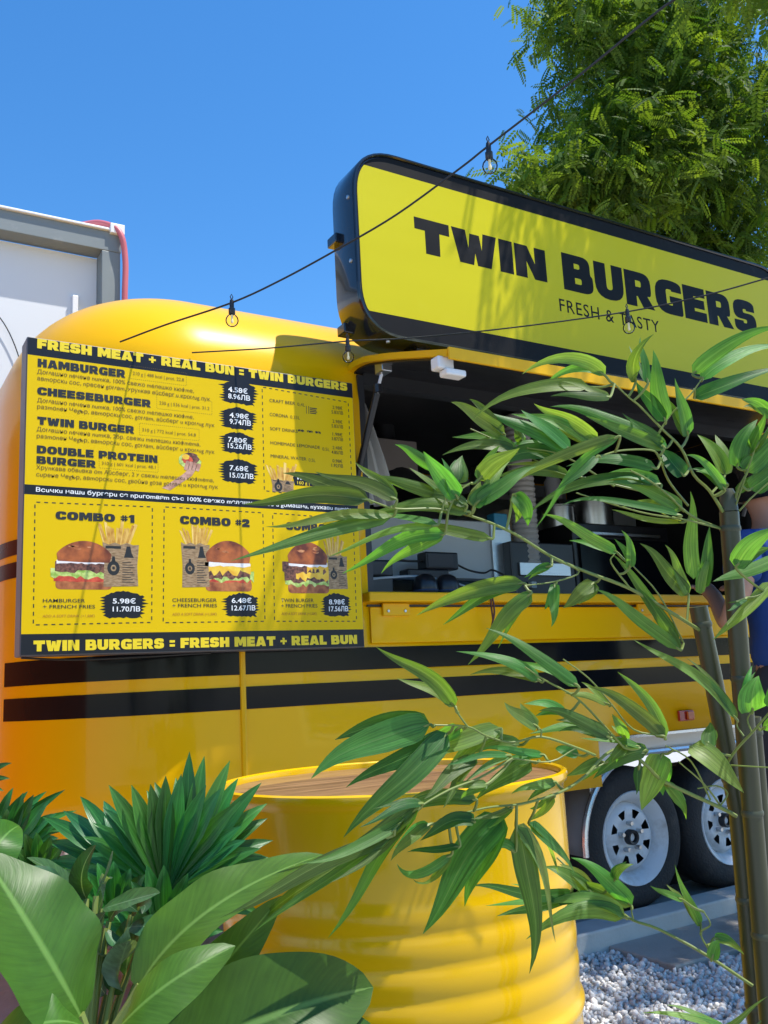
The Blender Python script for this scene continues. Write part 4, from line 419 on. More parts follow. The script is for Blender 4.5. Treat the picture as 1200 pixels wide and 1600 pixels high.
# white gravel: individual stones, one mass
def gravel():
    ico = bmesh.new(); bmesh.ops.create_icosphere(ico, subdivisions=1, radius=1); V = np.array([v.co[:] for v in ico.verts]); F = np.array([[v.index for v in f.verts] for f in ico.faces]); ico.free()
    pts = []
    s = .0195
    for layer in range(2):
        xs = np.arange(.95, 4.6, s * (1 + .25 * layer)); ys = np.arange(1.25, 2.80, s * (1 + .25 * layer)); X, Y = np.meshgrid(xs, ys); P = np.stack([X.ravel(), Y.ravel()], 1) + rng.uniform(-.5, .5, (X.size, 2)) * s
        k = np.ones(len(P), bool)
        k &= ~((P[:, 0] > 2.56) & (P[:, 1] > 2.405) & (P[:, 0] < 5)) & (P[:, 1] < 2.73)
        k &= (P[:, 0] > P[:, 1] * .82)             # only as far as the drum hides
        k &= ((P[:, 0] - .823) ** 2 + (P[:, 1] - 1.365) ** 2 > .29 ** 2)
        if layer: k &= rng.random(len(P)) < .55
        P = P[k]; pts.append(np.c_[P, np.full(len(P), .006 + .009 * layer) + rng.uniform(0, .004, len(P))])
    P = np.concatenate(pts); n = len(P)
    sc = rng.uniform(.0068, .0135, (n, 1)) * rng.uniform(.65, 1.25, (n, 3)); sc[:, 2] *= .85
    q = rng.normal(size=(n, 4)); q /= np.linalg.norm(q, axis=1)[:, None]; w, x, y, z = q.T
    Rm = np.stack([np.stack([1 - 2 * (y * y + z * z), 2 * (x * y - z * w), 2 * (x * z + y * w)], -1), np.stack([2 * (x * y + z * w), 1 - 2 * (x * x + z * z), 2 * (y * z - x * w)], -1), np.stack([2 * (x * z - y * w), 2 * (y * z + x * w), 1 - 2 * (x * x + y * y)], -1)], 1)
    jit = 1 + rng.uniform(-.22, .22, (n, len(V), 1)); L = V[None] * jit * sc[:, None, :]
    W = np.einsum('nij,nkj->nki', Rm, L) + P[:, None, :]
    W = W.reshape(-1, 3); FF = (F[None] + (np.arange(n) * len(V))[:, None, None]).reshape(-1, 3)
    me = bpy.data.meshes.new("gravel"); me.vertices.add(len(W)); me.vertices.foreach_set('co', W.ravel()); me.loops.add(FF.size); me.loops.foreach_set('vertex_index', FF.ravel())
    me.polygons.add(len(FF)); me.polygons.foreach_set('loop_start', np.arange(len(FF)) * 3); me.polygons.foreach_set('loop_total', np.full(len(FF), 3)); me.update(); me.validate()
    at_ = me.attributes.new('tint', 'FLOAT', 'POINT'); at_.data.foreach_set('value', np.repeat(rng.uniform(0, 1, n), len(V)))
    m, N, Lk, b = principled("gravel_stone"); a = N.new("ShaderNodeAttribute"); a.attribute_name = 'tint'
    cr = N.new("ShaderNodeValToRGB"); e = cr.color_ramp.elements; e[0].color = (.52, .50, .47, 1); e[1].color = (.84, .82, .77, 1); Lk.new(a.outputs['Fac'], cr.inputs[0]); Lk.new(cr.outputs[0], b.inputs['Base Color']); b.inputs['Roughness'].default_value = .8
    o = link_mesh("white_gravel", me, m); o['kind'] = 'stuff'; o['label'] = 'loose white gravel stones covering the ground by the trailer'
gravel()
# concrete slab with kerb step under the trailer's wheels
sl = MB(); sl.box((2.56, 2.41, -.05), (5.2, 2.735, .03)); slab = sl.build("pavement_slab", M_conc, bevel=.006); slab['kind'] = 'structure'
k = MB(); k.box((1.9, 2.735, -.05), (5.2, 2.875, .092)); kerb = k.build("kerb", M_kerb, bevel=.008); kerb['kind'] = 'structure'
p_ = MB(); p_.box((1.0, 2.90, -.05), (5.4, 6.0, .065)); pv = p_.build("pavement", M_conc); pv['kind'] = 'structure'
p_ = MB(); p_.add([(-6, 1.9, .008), (1.0, 1.9, .008), (1.0, 7, .008), (-6, 7, .008)], [(0, 1, 2, 3)]); pv = p_.build("path", mat("path_stone", (.36, .32, .30), .85, var=.2, scale=9, bump=.4)); pv['kind'] = 'structure'

# ------------------------------------------------------------------ food trailer
T = thing("food_trailer", "yellow rounded food trailer with two black stripes, open serving hatch and white spoked wheels", "food trailer", (2.7, 3.8, 0))
XC0, XC1, YC0, YC1, RP, RD, ZW = 1.038, 4.35, 3.325, 4.30, .575, .43, 2.05
def plan(front_cols, seg=24):
    """closed loop of (core x, core y, nx, ny), front wall left to right, then right end, back, left end"""
    L = [(x, YC0, 0, -1) for x in front_cols]
    for cx, cy, a0 in ((XC1, YC0, -90), (XC1, YC1, 0), (XC0, YC1, 90), (XC0, YC0, 180)):
        rng_ = range(0 if a0 != -90 else 1, seg + 1)
        for i in rng_:
            if a0 == 180 and i == seg: continue
            a = math.radians(a0 + 90 * i / seg); L.append((cx, cy, math.cos(a), math.sin(a)))
    return L
OX0, OX1, OZ0 = 1.60, 3.80, 1.345
NX0, NX1, NZ = 2.62, 3.97, .784
cols = [XC0, 1.30, OX0, 2.0, NX0, 2.8, 3.1, 3.45, OX1, NX1, XC1]
loop = plan(cols); nL = len(loop)
A0 = math.asin(.11 / RD)
rows = [('z', .60), ('z', NZ), ('z', OZ0), ('z', 1.7), ('z', ZW)] + [('a', A0)] + [('a', A0 + (math.pi / 2 - A0) * i / 12) for i in range(1, 13)]
vs = []
for kind, val in rows:
    d, z = (0, val) if kind == 'z' else (RD * (1 - math.cos(val)), ZW + RD * math.sin(val))
    for cx, cy, nx, ny in loop: vs.append((cx + nx * (RP - d), cy + ny * (RP - d), z))
fs = []
for i in range(len(rows) - 1):
    for j in range(nL):
        j2 = (j + 1) % nL
        if j < len(cols) - 1:
            x = (cols[j] + cols[j + 1]) / 2
            if OX0 < x < OX1 and 2 <= i <= 4: continue
            if NX0 < x < NX1 and i == 0: continue
        fs.append((i * nL + j, i * nL + j2, (i + 1) * nL + j2, (i + 1) * nL + j))
fs.append(tuple((len(rows) - 1) * nL + j for j in range(nL)))
me = bpy.data.meshes.new("body"); me.from_pydata(vs, [], fs)
body = link_mesh("body", me, M_van, T, smooth=True)
sol = body.modifiers.new("thickness", 'SOLIDIFY'); sol.thickness = .03; sol.offset = -1
me.set_sharp_from_angle(angle=math.radians(45))

def wall_pt(s, off=0.0):
    """point on the front wall: s = x for the flat wall, past the left end it follows the round nose"""
    if s >= XC0: return (s, YC0 - RP - off)
    th = (XC0 - s) / RP; return (XC0 - (RP + off) * math.sin(th), YC0 - (RP + off) * math.cos(th))
def wall_strip(name, s0, s1, z0, z1, m, off=.003, th=.002, n=40):
    v = []; f = []
    ss = [s0 + (s1 - s0) * i / n for i in range(n + 1)]
    for s in ss:
        for o in (-.004, off):
            x, y = wall_pt(s, o); v += [(x, y, z0), (x, y, z1)]
    for i in range(n):
        a = i * 4; b = a + 4
        f += [(a + 2, b + 2, b + 3, a + 3), (a, a + 2, a + 3, a + 1) if i == 0 else (a + 1, a + 3, b + 3, b + 1), (a, b, b + 2, a + 2)]
    mb = MB(); mb.add(v, f); return mb.build(name, m, T, fix=False, smooth=True)
S22 = XC0 - RP * math.radians(75)
wall_strip("stripe", S22, 4.2, 1.089, 1.165, M_black); wall_strip("stripe", S22, 4.2, .981, 1.051, M_black)
# shorter maroon bands beside the menu board: mirrored kiosk stripes painted on the nose
wall_strip("nose_reflection_band", XC0 - RP * math.radians(86), XC0 - RP * math.radians(50), 1.512, 1.562, M_maroon, n=12)
wall_strip("nose_reflection_band", XC0 - RP * math.radians(86), XC0 - RP * math.radians(50), 1.437, 1.488, M_maroon, n=12)
# half-round seam trim
mb = MB(); mb.tube([(1.125, 2.750, .602), (1.119, 2.749, 2.04)], .011, 8); mb.build("seam_trim", M_trim, T, smooth=True)
# counter lip, dark joint and serving flap
mb = MB(); mb.box((1.575, 2.70, 1.318), (OX1 + .04, 2.80, 1.353)); mb.build("counter_ledge", M_trim, T, bevel=.006)
mb = MB(); mb.box((1.59, 2.742, 1.305), (OX1 + .03, 2.752, 1.312)); mb.build("flap_joint", M_ink_k, T)
mb = MB(); mb.box((1.60, 2.741, 1.178), (3.80, 2.7488, 1.303)); mb.build("flap_panel", M_van, T, bevel=.002)
for x in (1.70, 2.95):
    mb = MB(); mb.box((x - .055, 2.728, 1.272), (x + .055, 2.7405, 1.316)); h = mb.build("hinge_plate", M_trim, T, bevel=.003)
    for dx in (-.035, .035):
        mb = MB(); mb.lathe([(0, 0), (.005, 0), (.006, .003), (0, .003)], 8, (x + dx, 2.7245, 1.288), 'Y'); b = mb.build("screw", M_steel, T, smooth=True); b.parent = h
# opening frame
mb = MB(); mb.box((OX0, 2.752, OZ0), (OX0 + .025, 2.80, 2.158)); mb.box((OX1 - .025, 2.752, OZ0), (OX1, 2.80, 2.158)); mb.box((OX0 + .025, 2.750, 2.120), (OX1 - .025, 2.80, 2.176)); mb.build("opening_frame", M_in_dark, T)
# interior
mb = MB(); mb.box((1.25, 2.785, .90), (4.25, 4.55, .95)); mb.build("interior_floor", M_in_floor, T)
mb = MB(); mb.box((1.25, 4.552, .951), (4.25, 4.60, 2.30)); mb.build("interior_wall", M_in_grey, T)
mb = MB(); mb.box((1.20, 2.79, .951), (1.248, 4.55, 2.20)); mb.build("interior_wall", M_in_grey, T)
mb = MB(); mb.box((4.252, 2.79, .951), (4.30, 4.55, 2.20)); mb.build("interior_wall", M_in_dark, T)
mb = MB(); mb.box((4.252, 2.93, 2.201), (4.30, 4.55, 2.309)); mb.build("interior_wall", M_in_dark, T)
mb = MB(); mb.box((1.25, 2.90, 2.31), (4.25, 4.55, 2.33)); mb.build("interior_ceiling", M_in_dark, T)
# serving counter inside: white top and pale side panel
mb = MB(); mb.box((1.62, 2.81, 1.30), (3.78, 3.16, 1.360)); mb.build("counter_top", M_in_grey, T, bevel=.004)
# chassis
mb = MB(); mb.box((1.0, 3.05, .48), (4.5, 3.13, .60)); mb.box((1.0, 4.45, .48), (4.5, 4.53, .60)); mb.build("chassis", M_in_dark, T)

# hatch: curved shell along x
HP = [(2.835, 2.150), (2.80, 2.178), (2.74, 2.193), (2.66, 2.186), (2.58, 2.166), (2.48, 2.138), (2.32, 2.088), (2.15, 2.034)]
HP = [tuple(p) for p in catmull(HP, 4)]
HX0, HX1 = 1.572, 3.90
def shell(x0, x1, top, th, name, m, parent):
    v = []; n = len(HP)
    off = []
    for i, (y, z) in enumerate(HP):
        a = HP[max(i - 1, 0)]; b = HP[min(i + 1, n - 1)]; ty, tz = b[0] - a[0], b[1] - a[1]; l = math.hypot(ty, tz); off.append((-tz / l * -1, ty / l * -1) if False else (tz / l, -ty / l))
    mb = MB(); v = []
    for i, (y, z) in enumerate(HP):
        oy, oz = off[i]
        for t in (top, top - th):
            v += [(x0, y + oy * t, z + oz * t), (x1, y + oy * t, z + oz * t)]
    f = []
    for i in range(n - 1):
        a = i * 4; b = a + 4
        f += [(a, a + 1, b + 1, b), (a + 2, b + 2, b + 3, a + 3), (a, b, b + 2, a + 2), (a + 1, a + 3, b + 3, b + 1)]
    f += [(0, 2, 3, 1), ((n - 1) * 4, (n - 1) * 4 + 1, (n - 1) * 4 + 3, (n - 1) * 4 + 2)]
    mb.add(v, f); return mb.build(name, m, parent, smooth=True)
hatch = shell(HX0, HX1, .004, .022, "hatch", M_trim, T)
lin = shell(HX0 + .022, HX1 - .02, -.0185, .006, "hatch_lining", M_plast, T); lin.parent = hatch
mb = MB(); mb.box((HX0 + .001, 2.139, 2.004), (HX1, 2.1495, 2.043)); o = mb.build("hatch_edge", M_trim, T, bevel=.002); o.parent = hatch
# hinge tab left of the hatch
mb = MB(); mb.box((1.475, 2.79, 2.196), (1.60, 2.835, 2.216)); mb.build("hinge_tab", M_trim, T, bevel=.002)
# gas strut
for sx in (1.62, 3.74):
    a, b = Vector((sx, 2.60, 2.145)), Vector((sx - .045, 2.765, 1.74)); d = (b - a).normalized()
    mb = MB(); mb.tube([a + d * .10, b], .0125, 10); mb.lathe([(0, 0), (.016, 0), (.016, .03), (0, .03)], 10, tuple(a + d * .085 - Vector((0, 0, .015)))); st = mb.build("gas_strut", M_plast, T, smooth=True)
    mb = MB(); mb.tube([a, a + d * .11], .006, 8); r = mb.build("strut_rod", M_steel, T, smooth=True); r.parent = st
    mb = MB(); mb.box((sx - .02, 2.575, 2.115), (sx + .02, 2.63, 2.16)); r = mb.build("strut_bracket", M_steel, T, bevel=.004); r.parent = st
# white sensor lamp under the hatch edge
mb = MB(); mb.box((1.555, 2.175, 1.985), (1.615, 2.22, 2.026)); lamp = mb.build("hatch_lamp", M_white, T, bevel=.006)
mb = MB(); mb.box((1.575, 2.16, 1.962), (1.65, 2.205, 1.984)); o = mb.build("lamp_head", M_white, T, bevel=.006); o.parent = lamp
# marker lamps
for (x, z) in ((3.128, .842), (1.062, .688)):
    mb = MB(); mb.box((x - .045, 2.738, z - .022), (x + .045, 2.7495, z + .022)); lb = mb.build("marker_lamp", M_redlens, T, bevel=.003)
    mb = MB(); mb.box((x - .004, 2.728, z - .018), (x + .038, 2.7375, z + .018)); o = mb.build("lamp_lens", M_amber, T, bevel=.004); o.parent = lb
# under-edge trim
mb = MB(); mb.box((NX0, 2.745, .772), (NX1, 2.765, .783)); mb.build("body_edge_trim", M_galv, T)

# wheels
def wheel_parts():
    tyre = MB(); tyre.lathe([(.17, .02), (.185, -.004), (.21, -.012), (.25, -.010), (.275, .004), (.287, .025), (.29, .05), (.29, .12), (.286, .145), (.27, .165), (.20, .165), (.17, .15)], 48, axis='Y')
    rim = MB()
    # outer barrel, flange
    rim.lathe([(.150, .030), (.158, .012), (.168, .002), (.178, -.006), (.187, -.010), (.190, -.004), (.186, .002), (.176, .006)], 48, axis='Y')
    rim.lathe([(.150, .030), (.146, .045), (.140, .052)], 48, axis='Y')
    # disc with eight trapezoid openings
    n = 64; rad = [.028, .062, .078, .112, .126, .140]; hh = [.034, .034, .028, .024, .030, .050]
    v = []; f = []
    for r, h in zip(rad, hh):
        for k in range(n):
            a = 2 * math.pi * k / n; v.append((r * math.cos(a), h, r * math.sin(a)))
    for i in range(len(rad) - 1):
        for k in range(n):
            if i == 2: continue
            f.append((i * n + k, (i + 1) * n + k, (i + 1) * n + (k + 1) % n, i * n + (k + 1) % n))
    for q in range(8):   # spokes between the trapezoid openings
        f.append(tuple(2 * n + (q * 8 + j) % n for j in range(5, 12)) + tuple(3 * n + (q * 8 + j) % n for j in range(10, 5, -1)))
    rim.add(v, f)
    hub = MB(); hub.lathe([(0, .018), (.014, .018), (.018, .022), (.022, .030), (.028, .036)], 20, axis='Y')
    cap = MB(); cap.lathe([(.020, .036), (.020, .006), (.028, .004), (.031, .010), (.031, .036)], 24, axis='Y')
    back = MB(); back.lathe([(0, .10), (.148, .10), (.148, .05)], 32, axis='Y')
    nut = MB(); nut.lathe([(0, .008), (.009, .008), (.0105, .012), (.0105, .034)], 6, axis='Y')
    return tyre, rim, hub, cap, back, nut
ty, ri, hu, ca, bk, nu = wheel_parts()
WC = [(2.92, 2.90, .355), (3.512, 2.90, .355)]
def child_local(o, par, M=Matrix.Identity(4)):
    o.parent = par; o.matrix_parent_inverse = Matrix.Identity(4); o.matrix_basis = M
w0 = ty.build("wheel", M_rub, None, smooth=True)
w0.parent = T; w0.matrix_parent_inverse = Matrix.Translation((-2.7, -3.8, 0)); w0.location = WC[0]
kids = []
for nm, b, m in (("rim", ri, M_rim), ("hub", hu, M_rim), ("hub_ring", ca, M_in_dark), ("brake_drum", bk, M_in_dark)):
    o = b.build(nm, m, None, smooth=True); child_local(o, w0); kids.append(o)
nut0 = nu.build("lug_nut", M_steel, None)
for i in range(5):
    o = nut0 if i == 0 else nut0.copy()
    if i: COL.objects.link(o)
    a = math.radians(72 * i + 20); child_local(o, w0, Matrix.Translation((.056 * math.cos(a), 0, .056 * math.sin(a)))); kids.append(o)
w1 = w0.copy(); COL.objects.link(w1); w1.location = WC[1]; w1.rotation_euler = (0, .3, 0)
for kdo in kids:
    c = kdo.copy(); COL.objects.link(c); c.parent = w1
# tandem fender: arch shell + white skirt + bright lip
arc = []
for i in range(13): a = math.radians(184 - 94 * i / 12); arc.append((WC[0][0] + .345 * math.cos(a), .355 + .345 * math.sin(a)))
for i in range(13): a = math.radians(90 - 94 * i / 12); arc.append((WC[1][0] + .345 * math.cos(a), .355 + .345 * math.sin(a)))
mb = MB(); v = []
for x, z in arc: v += [(x, 2.84, z), (x, 3.10, z)]
mb.add(v, [(i * 2, i * 2 + 1, i * 2 + 3, i * 2 + 2) for i in range(len(arc) - 1)]); fen = mb.build("fender", mat("fender_grey", (.16, .16, .16), .6, var=.3), T, smooth=True)
sm = fen.modifiers.new("thickness", 'SOLIDIFY'); sm.thickness = .004
mb = MB(); v = []; zt = .771
for x, z in arc[5:-2]: v += [(x, 2.843, z + .002), (x, 2.843, zt)]
mb.add(v, [(i * 2, i * 2 + 2, i * 2 + 3, i * 2 + 1) for i in range(len(arc) - 8)]); mb.build("fender_skirt", M_white, T, fix=False)
mb = MB(); mb.tube([(x, 2.832, z) for x, z in arc], .013, 8); mb.build("fender_lip", M_galv, T, smooth=True)
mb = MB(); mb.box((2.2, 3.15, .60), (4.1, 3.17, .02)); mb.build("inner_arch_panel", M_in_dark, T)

# ------------------------------------------------------------------ things inside the trailer
def eq(name, label, cat, a, b, m, bev=.008, parts=()):
    mb = MB(); mb.box(a, b); o = mb.build(name, m, None, bevel=bev, seg=3); tag(o, label, cat)
    for pn, pm, builder in parts:
        q = MB(); builder(q); r = q.build(pn, pm, None, bevel=.002); r.parent = o
    return o
eq("refrigerator", "tall black refrigerator behind the open serving hatch", "refrigerator", (2.18, 4.0, .951), (2.80, 4.5, 2.12), M_plast, parts=(
    ("door_gasket", M_in_grey, lambda q: q.box((2.19, 3.985, 1.52), (2.79, 3.999, 1.53))), ("door_handle", M_steel, lambda q: q.box((2.22, 3.95, 1.58), (2.24, 3.999, 1.95)))))
eq("wall_cabinet", "brownish grey wall cabinet with two doors beside the strut", "cabinet", (1.92, 3.62, 2.00), (2.42, 4.0, 2.21), mat("cabinet_taupe", (.20, .17, .15), .5, var=.1), parts=(
    ("door", mat("cabinet_door", (.24, .205, .18), .5, var=.1), lambda q: q.box((1.93, 3.60, 2.01), (2.165, 3.619, 2.20))), ("door", mat("cabinet_door_b", (.23, .195, .17), .5, var=.1), lambda q: q.box((2.175, 3.60, 2.01), (2.41, 3.619, 2.20)))))
# curtain: pleated pale cloth hanging at the left
v = []; f = []; n = 40
for i in range(n + 1):
    t = i / n
    for z, sp in ((2.16, .16), (1.95, .24), (1.74, .30)):
        v.append((1.66 + sp * t * 1.0, 3.05 + .018 * math.sin(t * 34) + .02 * t, z))
for i in range(n):
    for j in range(2): f.append((i * 3 + j, i * 3 + 3 + j, i * 3 + 4 + j, i * 3 + 1 + j))
mb = MB(); mb.add(v, f); c = mb.build("curtain", mat("pale_cloth", (.45, .46, .46), .85, var=.1), None, smooth=True, fix=False); c.modifiers.new("t", 'SOLIDIFY').thickness = .004
tag(c, "pale pleated cloth hanging at the left side of the hatch opening", "curtain")
hd = MB(); hd.lathe([(.05, .42), (.055, .30), (.16, .12), (.26, .03), (.27, .0), (.255, .0), (.15, .10), (.05, .28)], 28, (2.32, 3.75, 1.93)); o = hd.build("extractor_hood", M_in_dark, None, smooth=True); tag(o, "dark round extractor hood hanging from the trailer ceiling", "extractor hood")
# pale back splash / fridge front by the ledge
eq("work_bench", "pale grey work bench with shelf low behind the counter ledge", "work bench", (1.66, 3.32, .951), (2.72, 3.95, 1.76), mat("bench_grey", (.46, .50, .51), .45, var=.06, scale=3), parts=(("edge_strip", M_steel, lambda q: q.box((2.60, 3.305, 1.33), (2.715, 3.319, 1.75))),))
mb = MB(); mb.box((1.62, 2.95, 1.428), (2.35, 3.30, 1.44)); o = mb.build("cable_shelf", M_plast, None, bevel=.003); tag(o, "thin black shelf carrying power adapters behind the ledge", "shelf")
def adapter(x0, x1, y, z, h, lab):
    mb = MB(); mb.box((x0, y, z), (x1, y + .07, z + h)); o = mb.build("power_adapter", M_plast, None, bevel=.008, seg=3); tag(o, lab, "power adapter", "power adapters behind the ledge")
    mb = MB(); mb.box((x0 + .01, y - .003, z + .01), (x1 - .03, y - .0005, z + h - .012)); q = mb.build("label_plate", mat("adapter_label", (.03, .03, .034), .5), None); q.parent = o
adapter(1.68, 1.84, 2.96, 1.441, .066, "wide black power adapter nearest the menu board on the shelf")
adapter(2.02, 2.23, 3.14, 1.441, .062, "long flat black power adapter lying on the shelf")
adapter(2.12, 2.29, 3.15, 1.504, .075, "boxy black power adapter on top of the long one")
mb = MB(); mb.box((1.62, 2.90, 1.362), (1.80, 2.948, 1.43)); o = mb.build("black_box", M_plast, None, bevel=.006); tag(o, "small black box standing under the widest power adapter", "box")
mb = MB()
mb.tube(catmull([(1.84, 2.99, 1.50), (1.92, 3.05, 1.52), (2.02, 3.12, 1.53), (2.12, 3.18, 1.54)], 6), .005, 6); o = mb.build("cable", M_rubcable, None, smooth=True); tag(o, "short black cable joining two power adapters on the shelf", "cable")
mb = MB(); mb.tube(catmull([(2.29, 3.19, 1.54), (2.38, 3.2, 1.51), (2.46, 3.2, 1.50), (2.52, 3.21, 1.515), (2.60, 3.2, 1.48)], 6), .0045, 6); o = mb.build("cable", M_rubcable, None, smooth=True); tag(o, "black zigzag cable running right from the boxy adapter", "cable")
mb = MB(); mb.tube(catmull([(1.62, 2.90, 1.415), (1.78, 2.90, 1.43), (1.92, 2.9, 1.436), (2.08, 2.92, 1.42), (2.2, 2.93, 1.39)], 6), .005, 6); o = mb.build("cable", M_in_grey, None, smooth=True); tag(o, "grey cable sagging along the counter just above the ledge", "cable")
mb = MB(); mb.tube(catmull([(1.60, 2.83, 1.42), (1.615, 2.80, 1.385), (1.63, 2.775, 1.345)], 6), .005, 6); o = mb.build("cable_plug", M_plast, None, smooth=True); tag(o, "black plug lead dangling at the left end of the ledge", "cable")
for x, lab in ((1.915, "left of the two rounded black cups on the counter"), (2.015, "right of the two rounded black cups on the counter")):
    mb = MB(); mb.lathe([(0, .0), (.046, .0), (.05, .012), (.048, .045), (.036, .068), (.02, .078), (0, .08)], 20, (x, 2.86, 1.361)); o = mb.build("cup", M_plast, None, smooth=True); tag(o, lab, "cup", "rounded black cups on the counter")
    mb = MB(); mb.lathe([(.0505, .010), (.052, .014), (.0505, .018)], 20, (x, 2.86, 1.361)); q = mb.build("cup_band", mat("cup_blue", (.03, .05, .10), .4), None, smooth=True); q.parent = o
mb = MB(); mb.box((2.10, 2.83, 1.361), (2.34, 2.93, 1.395)); o = mb.build("card_terminal", M_plast, None, bevel=.008); tag(o, "flat black card terminal lying on the counter by the cups", "card terminal")
mb = MB(); mb.box((2.12, 2.822, 1.368), (2.22, 2.829, 1.388)); q = mb.build("screen", mat("screen_blue", (.03, .05, .07), .2), None); q.parent = o
mb = MB(); mb.box((2.26, 2.94, 1.361), (2.40, 3.06, 1.405)); o = mb.build("paper_stack", M_ink_w, None, bevel=.002); tag(o, "small stack of white paper beside the card terminal", "paper")
# black machine, oven, coffee machine and shelf to the right
eq("fryer", "black deep fryer standing right of the pale work bench", "fryer", (2.66, 3.25, .951), (3.05, 3.9, 1.66), M_plast, parts=(("control_panel", M_steel, lambda q: q.box((2.70, 3.238, 1.50), (3.01, 3.249, 1.56))), ("knob", M_in_grey, lambda q: q.box((2.75, 3.225, 1.44), (2.78, 3.249, 1.47)))))
eq("oven", "wide black oven with a dark glass front behind the bamboo", "oven", (3.10, 3.30, .951), (3.78, 3.95, 1.78), M_plast, parts=(("glass_door", M_black, lambda q: q.box((3.13, 3.286, 1.42), (3.75, 3.299, 1.70))), ("handle", M_steel, lambda q: q.box((3.2, 3.262, 1.715), (3.68, 3.285, 1.73)))))
eq("paper_roll_box", "small beige carton on the shelf among dark appliances", "carton", (2.78, 3.42, 1.662), (2.90, 3.52, 1.85), mat("carton", (.40, .30, .18), .8, var=.1))
mb = MB(); mb.box((2.62, 3.30, 1.72), (2.70, 3.36, 1.80)); o = mb.build("blue_packet", mat("packet_blue", (.03, .22, .36), .35), None, bevel=.006); tag(o, "small blue packet beside the beige carton", "packet")
# flexible duct
mb = MB(); pr = []
for i in range(60):
    t = i / 59; pr.append((.058 + (.006 if i % 2 else 0), -t * .75))
mb.lathe(pr, 20, (2.80, 3.30, 2.29)); o = mb.build("ventilation_duct", mat("duct_grey", (.38, .36, .33), .55, var=.2, scale=30), None, smooth=True); tag(o, "ribbed grey flexible duct hanging behind the bamboo leaves", "duct")
# overhead steel shelf with jars
mb = MB(); mb.box((2.95, 3.9, 2.02), (4.2, 4.4, 2.05)); o = mb.build("steel_shelf", M_steel, None, bevel=.004); tag(o, "steel shelf high on the back wall inside the trailer", "shelf")
for i in range(3):
    x = 3.12 + i * .28
    mb = MB(); mb.lathe([(0, 0), (.05, 0), (.052, .02), (.052, .14), (.035, .165), (.035, .185), (0, .185)], 14, (x, 4.05, 2.051)); o = mb.build("container", [M_steel, M_in_grey, M_white][i % 3], None, smooth=True)
    tag(o, ["shiny steel container on the high steel shelf", "grey container on the high steel shelf", "white container on the high steel shelf"][i], "container", "containers on the steel shelf")
eq("white_board", "bright white panel at the back right of the trailer interior", "panel", (3.80, 3.9, 1.30), (4.20, 3.95, 2.0), M_in_grey)
for i, (x, r, h) in enumerate(((3.24, .085, .12), (3.50, .10, .17))):
    mb = MB(); mb.lathe([(0, 0), (r, 0), (r + .002, .01), (r + .002, h), (r + .008, h + .003), (r + .008, h + .008), (0, h + .03)], 24, (x, 3.55, 1.782)); o = mb.build("cooking_pot", M_steel, None, smooth=True)
    tag(o, ["smaller steel pot standing on the black oven", "larger steel pot standing on the black oven"][i], "pot", "steel pots on the oven")
    mb = MB(); mb.tube([(x - .02, 3.55, 1.782 + h + .028), (x, 3.55, 1.782 + h + .05), (x + .02, 3.55, 1.782 + h + .028)], .006, 6); q = mb.build("lid_knob", M_plast, None, smooth=True); q.parent = o
# wire hanging over the ledge
mb = MB(); mb.tube(catmull([(2.085, 2.72, 1.353), (2.09, 2.694, 1.34), (2.094, 2.694, 1.29), (2.10, 2.70, 1.24), (2.088, 2.71, 1.195)], 6), .0035, 6)
mb.tube(catmull([(2.093, 2.72, 1.353), (2.10, 2.694, 1.335), (2.106, 2.694, 1.28), (2.095, 2.70, 1.23), (2.104, 2.71, 1.20)], 6), .0035, 6)
o = mb.build("hanging_wire", M_wire, None, smooth=True); tag(o, "dark red twin wire hanging over the yellow counter ledge", "wire")
# ------------------------------------------------------------------ menu board
YB = 2.66
BX0, BX1, BZ0, BZ1 = .4390, 1.5250, 1.1609, 2.0859
Bd = thing("menu_board", "large yellow menu board with black bands, prices and burger pictures, hung on the trailer", "menu board", (.98, 2.70, 1.62))
mb = MB(); mb.box((BX0, YB + .0006, BZ0), (BX1, 2.745, BZ1)); mb.build("frame", M_board_side, Bd, bevel=.004)
pt = lambda a, b, c, d: [(a, b), (c, b), (c, d), (a, d)]
mb = MB(); flat_poly(mb, pt(BX0 + .003, BZ0 + .003, BX1 - .003, BZ1 - .003), YB); mb.build("face", M_board_y, Bd, fix=False)
for z0, z1 in ((2.0300, BZ1 - .003), (1.6140, 1.6425), (BZ0 + .003, 1.2208)):
    mb = MB(); flat_poly(mb, pt(BX0 + .003, z0, BX1 - .003, z1), YB - .00015); mb.build("black_band", M_board_k, Bd, fix=False)
STY = {'HY': M_ink_y, 'HK': M_ink_k, 'HW': M_ink_w, 'TB': M_ink_b, 'TK': M_ink_k, 'BW': M_ink_w, 'BK': M_ink_k, 'BY': M_ink_y, 'TO': M_ink_o}
BG = str.maketrans({'т': 'm', 'п': 'n', 'и': 'u', 'д': 'g', 'й': 'ŭ', 'в': 'b', 'г': 'ƨ'})
BG = str.maketrans({'т': 'm', 'п': 'n', 'и': 'u', 'д': 'g', 'й': 'ŭ'})
capm = font_mesh("H", "cap"); _c = np.zeros(len(capm.vertices) * 3); capm.vertices.foreach_get('co', _c); CAP = _c.reshape(-1, 3)[:, 1].max(); bpy.data.meshes.remove(capm)
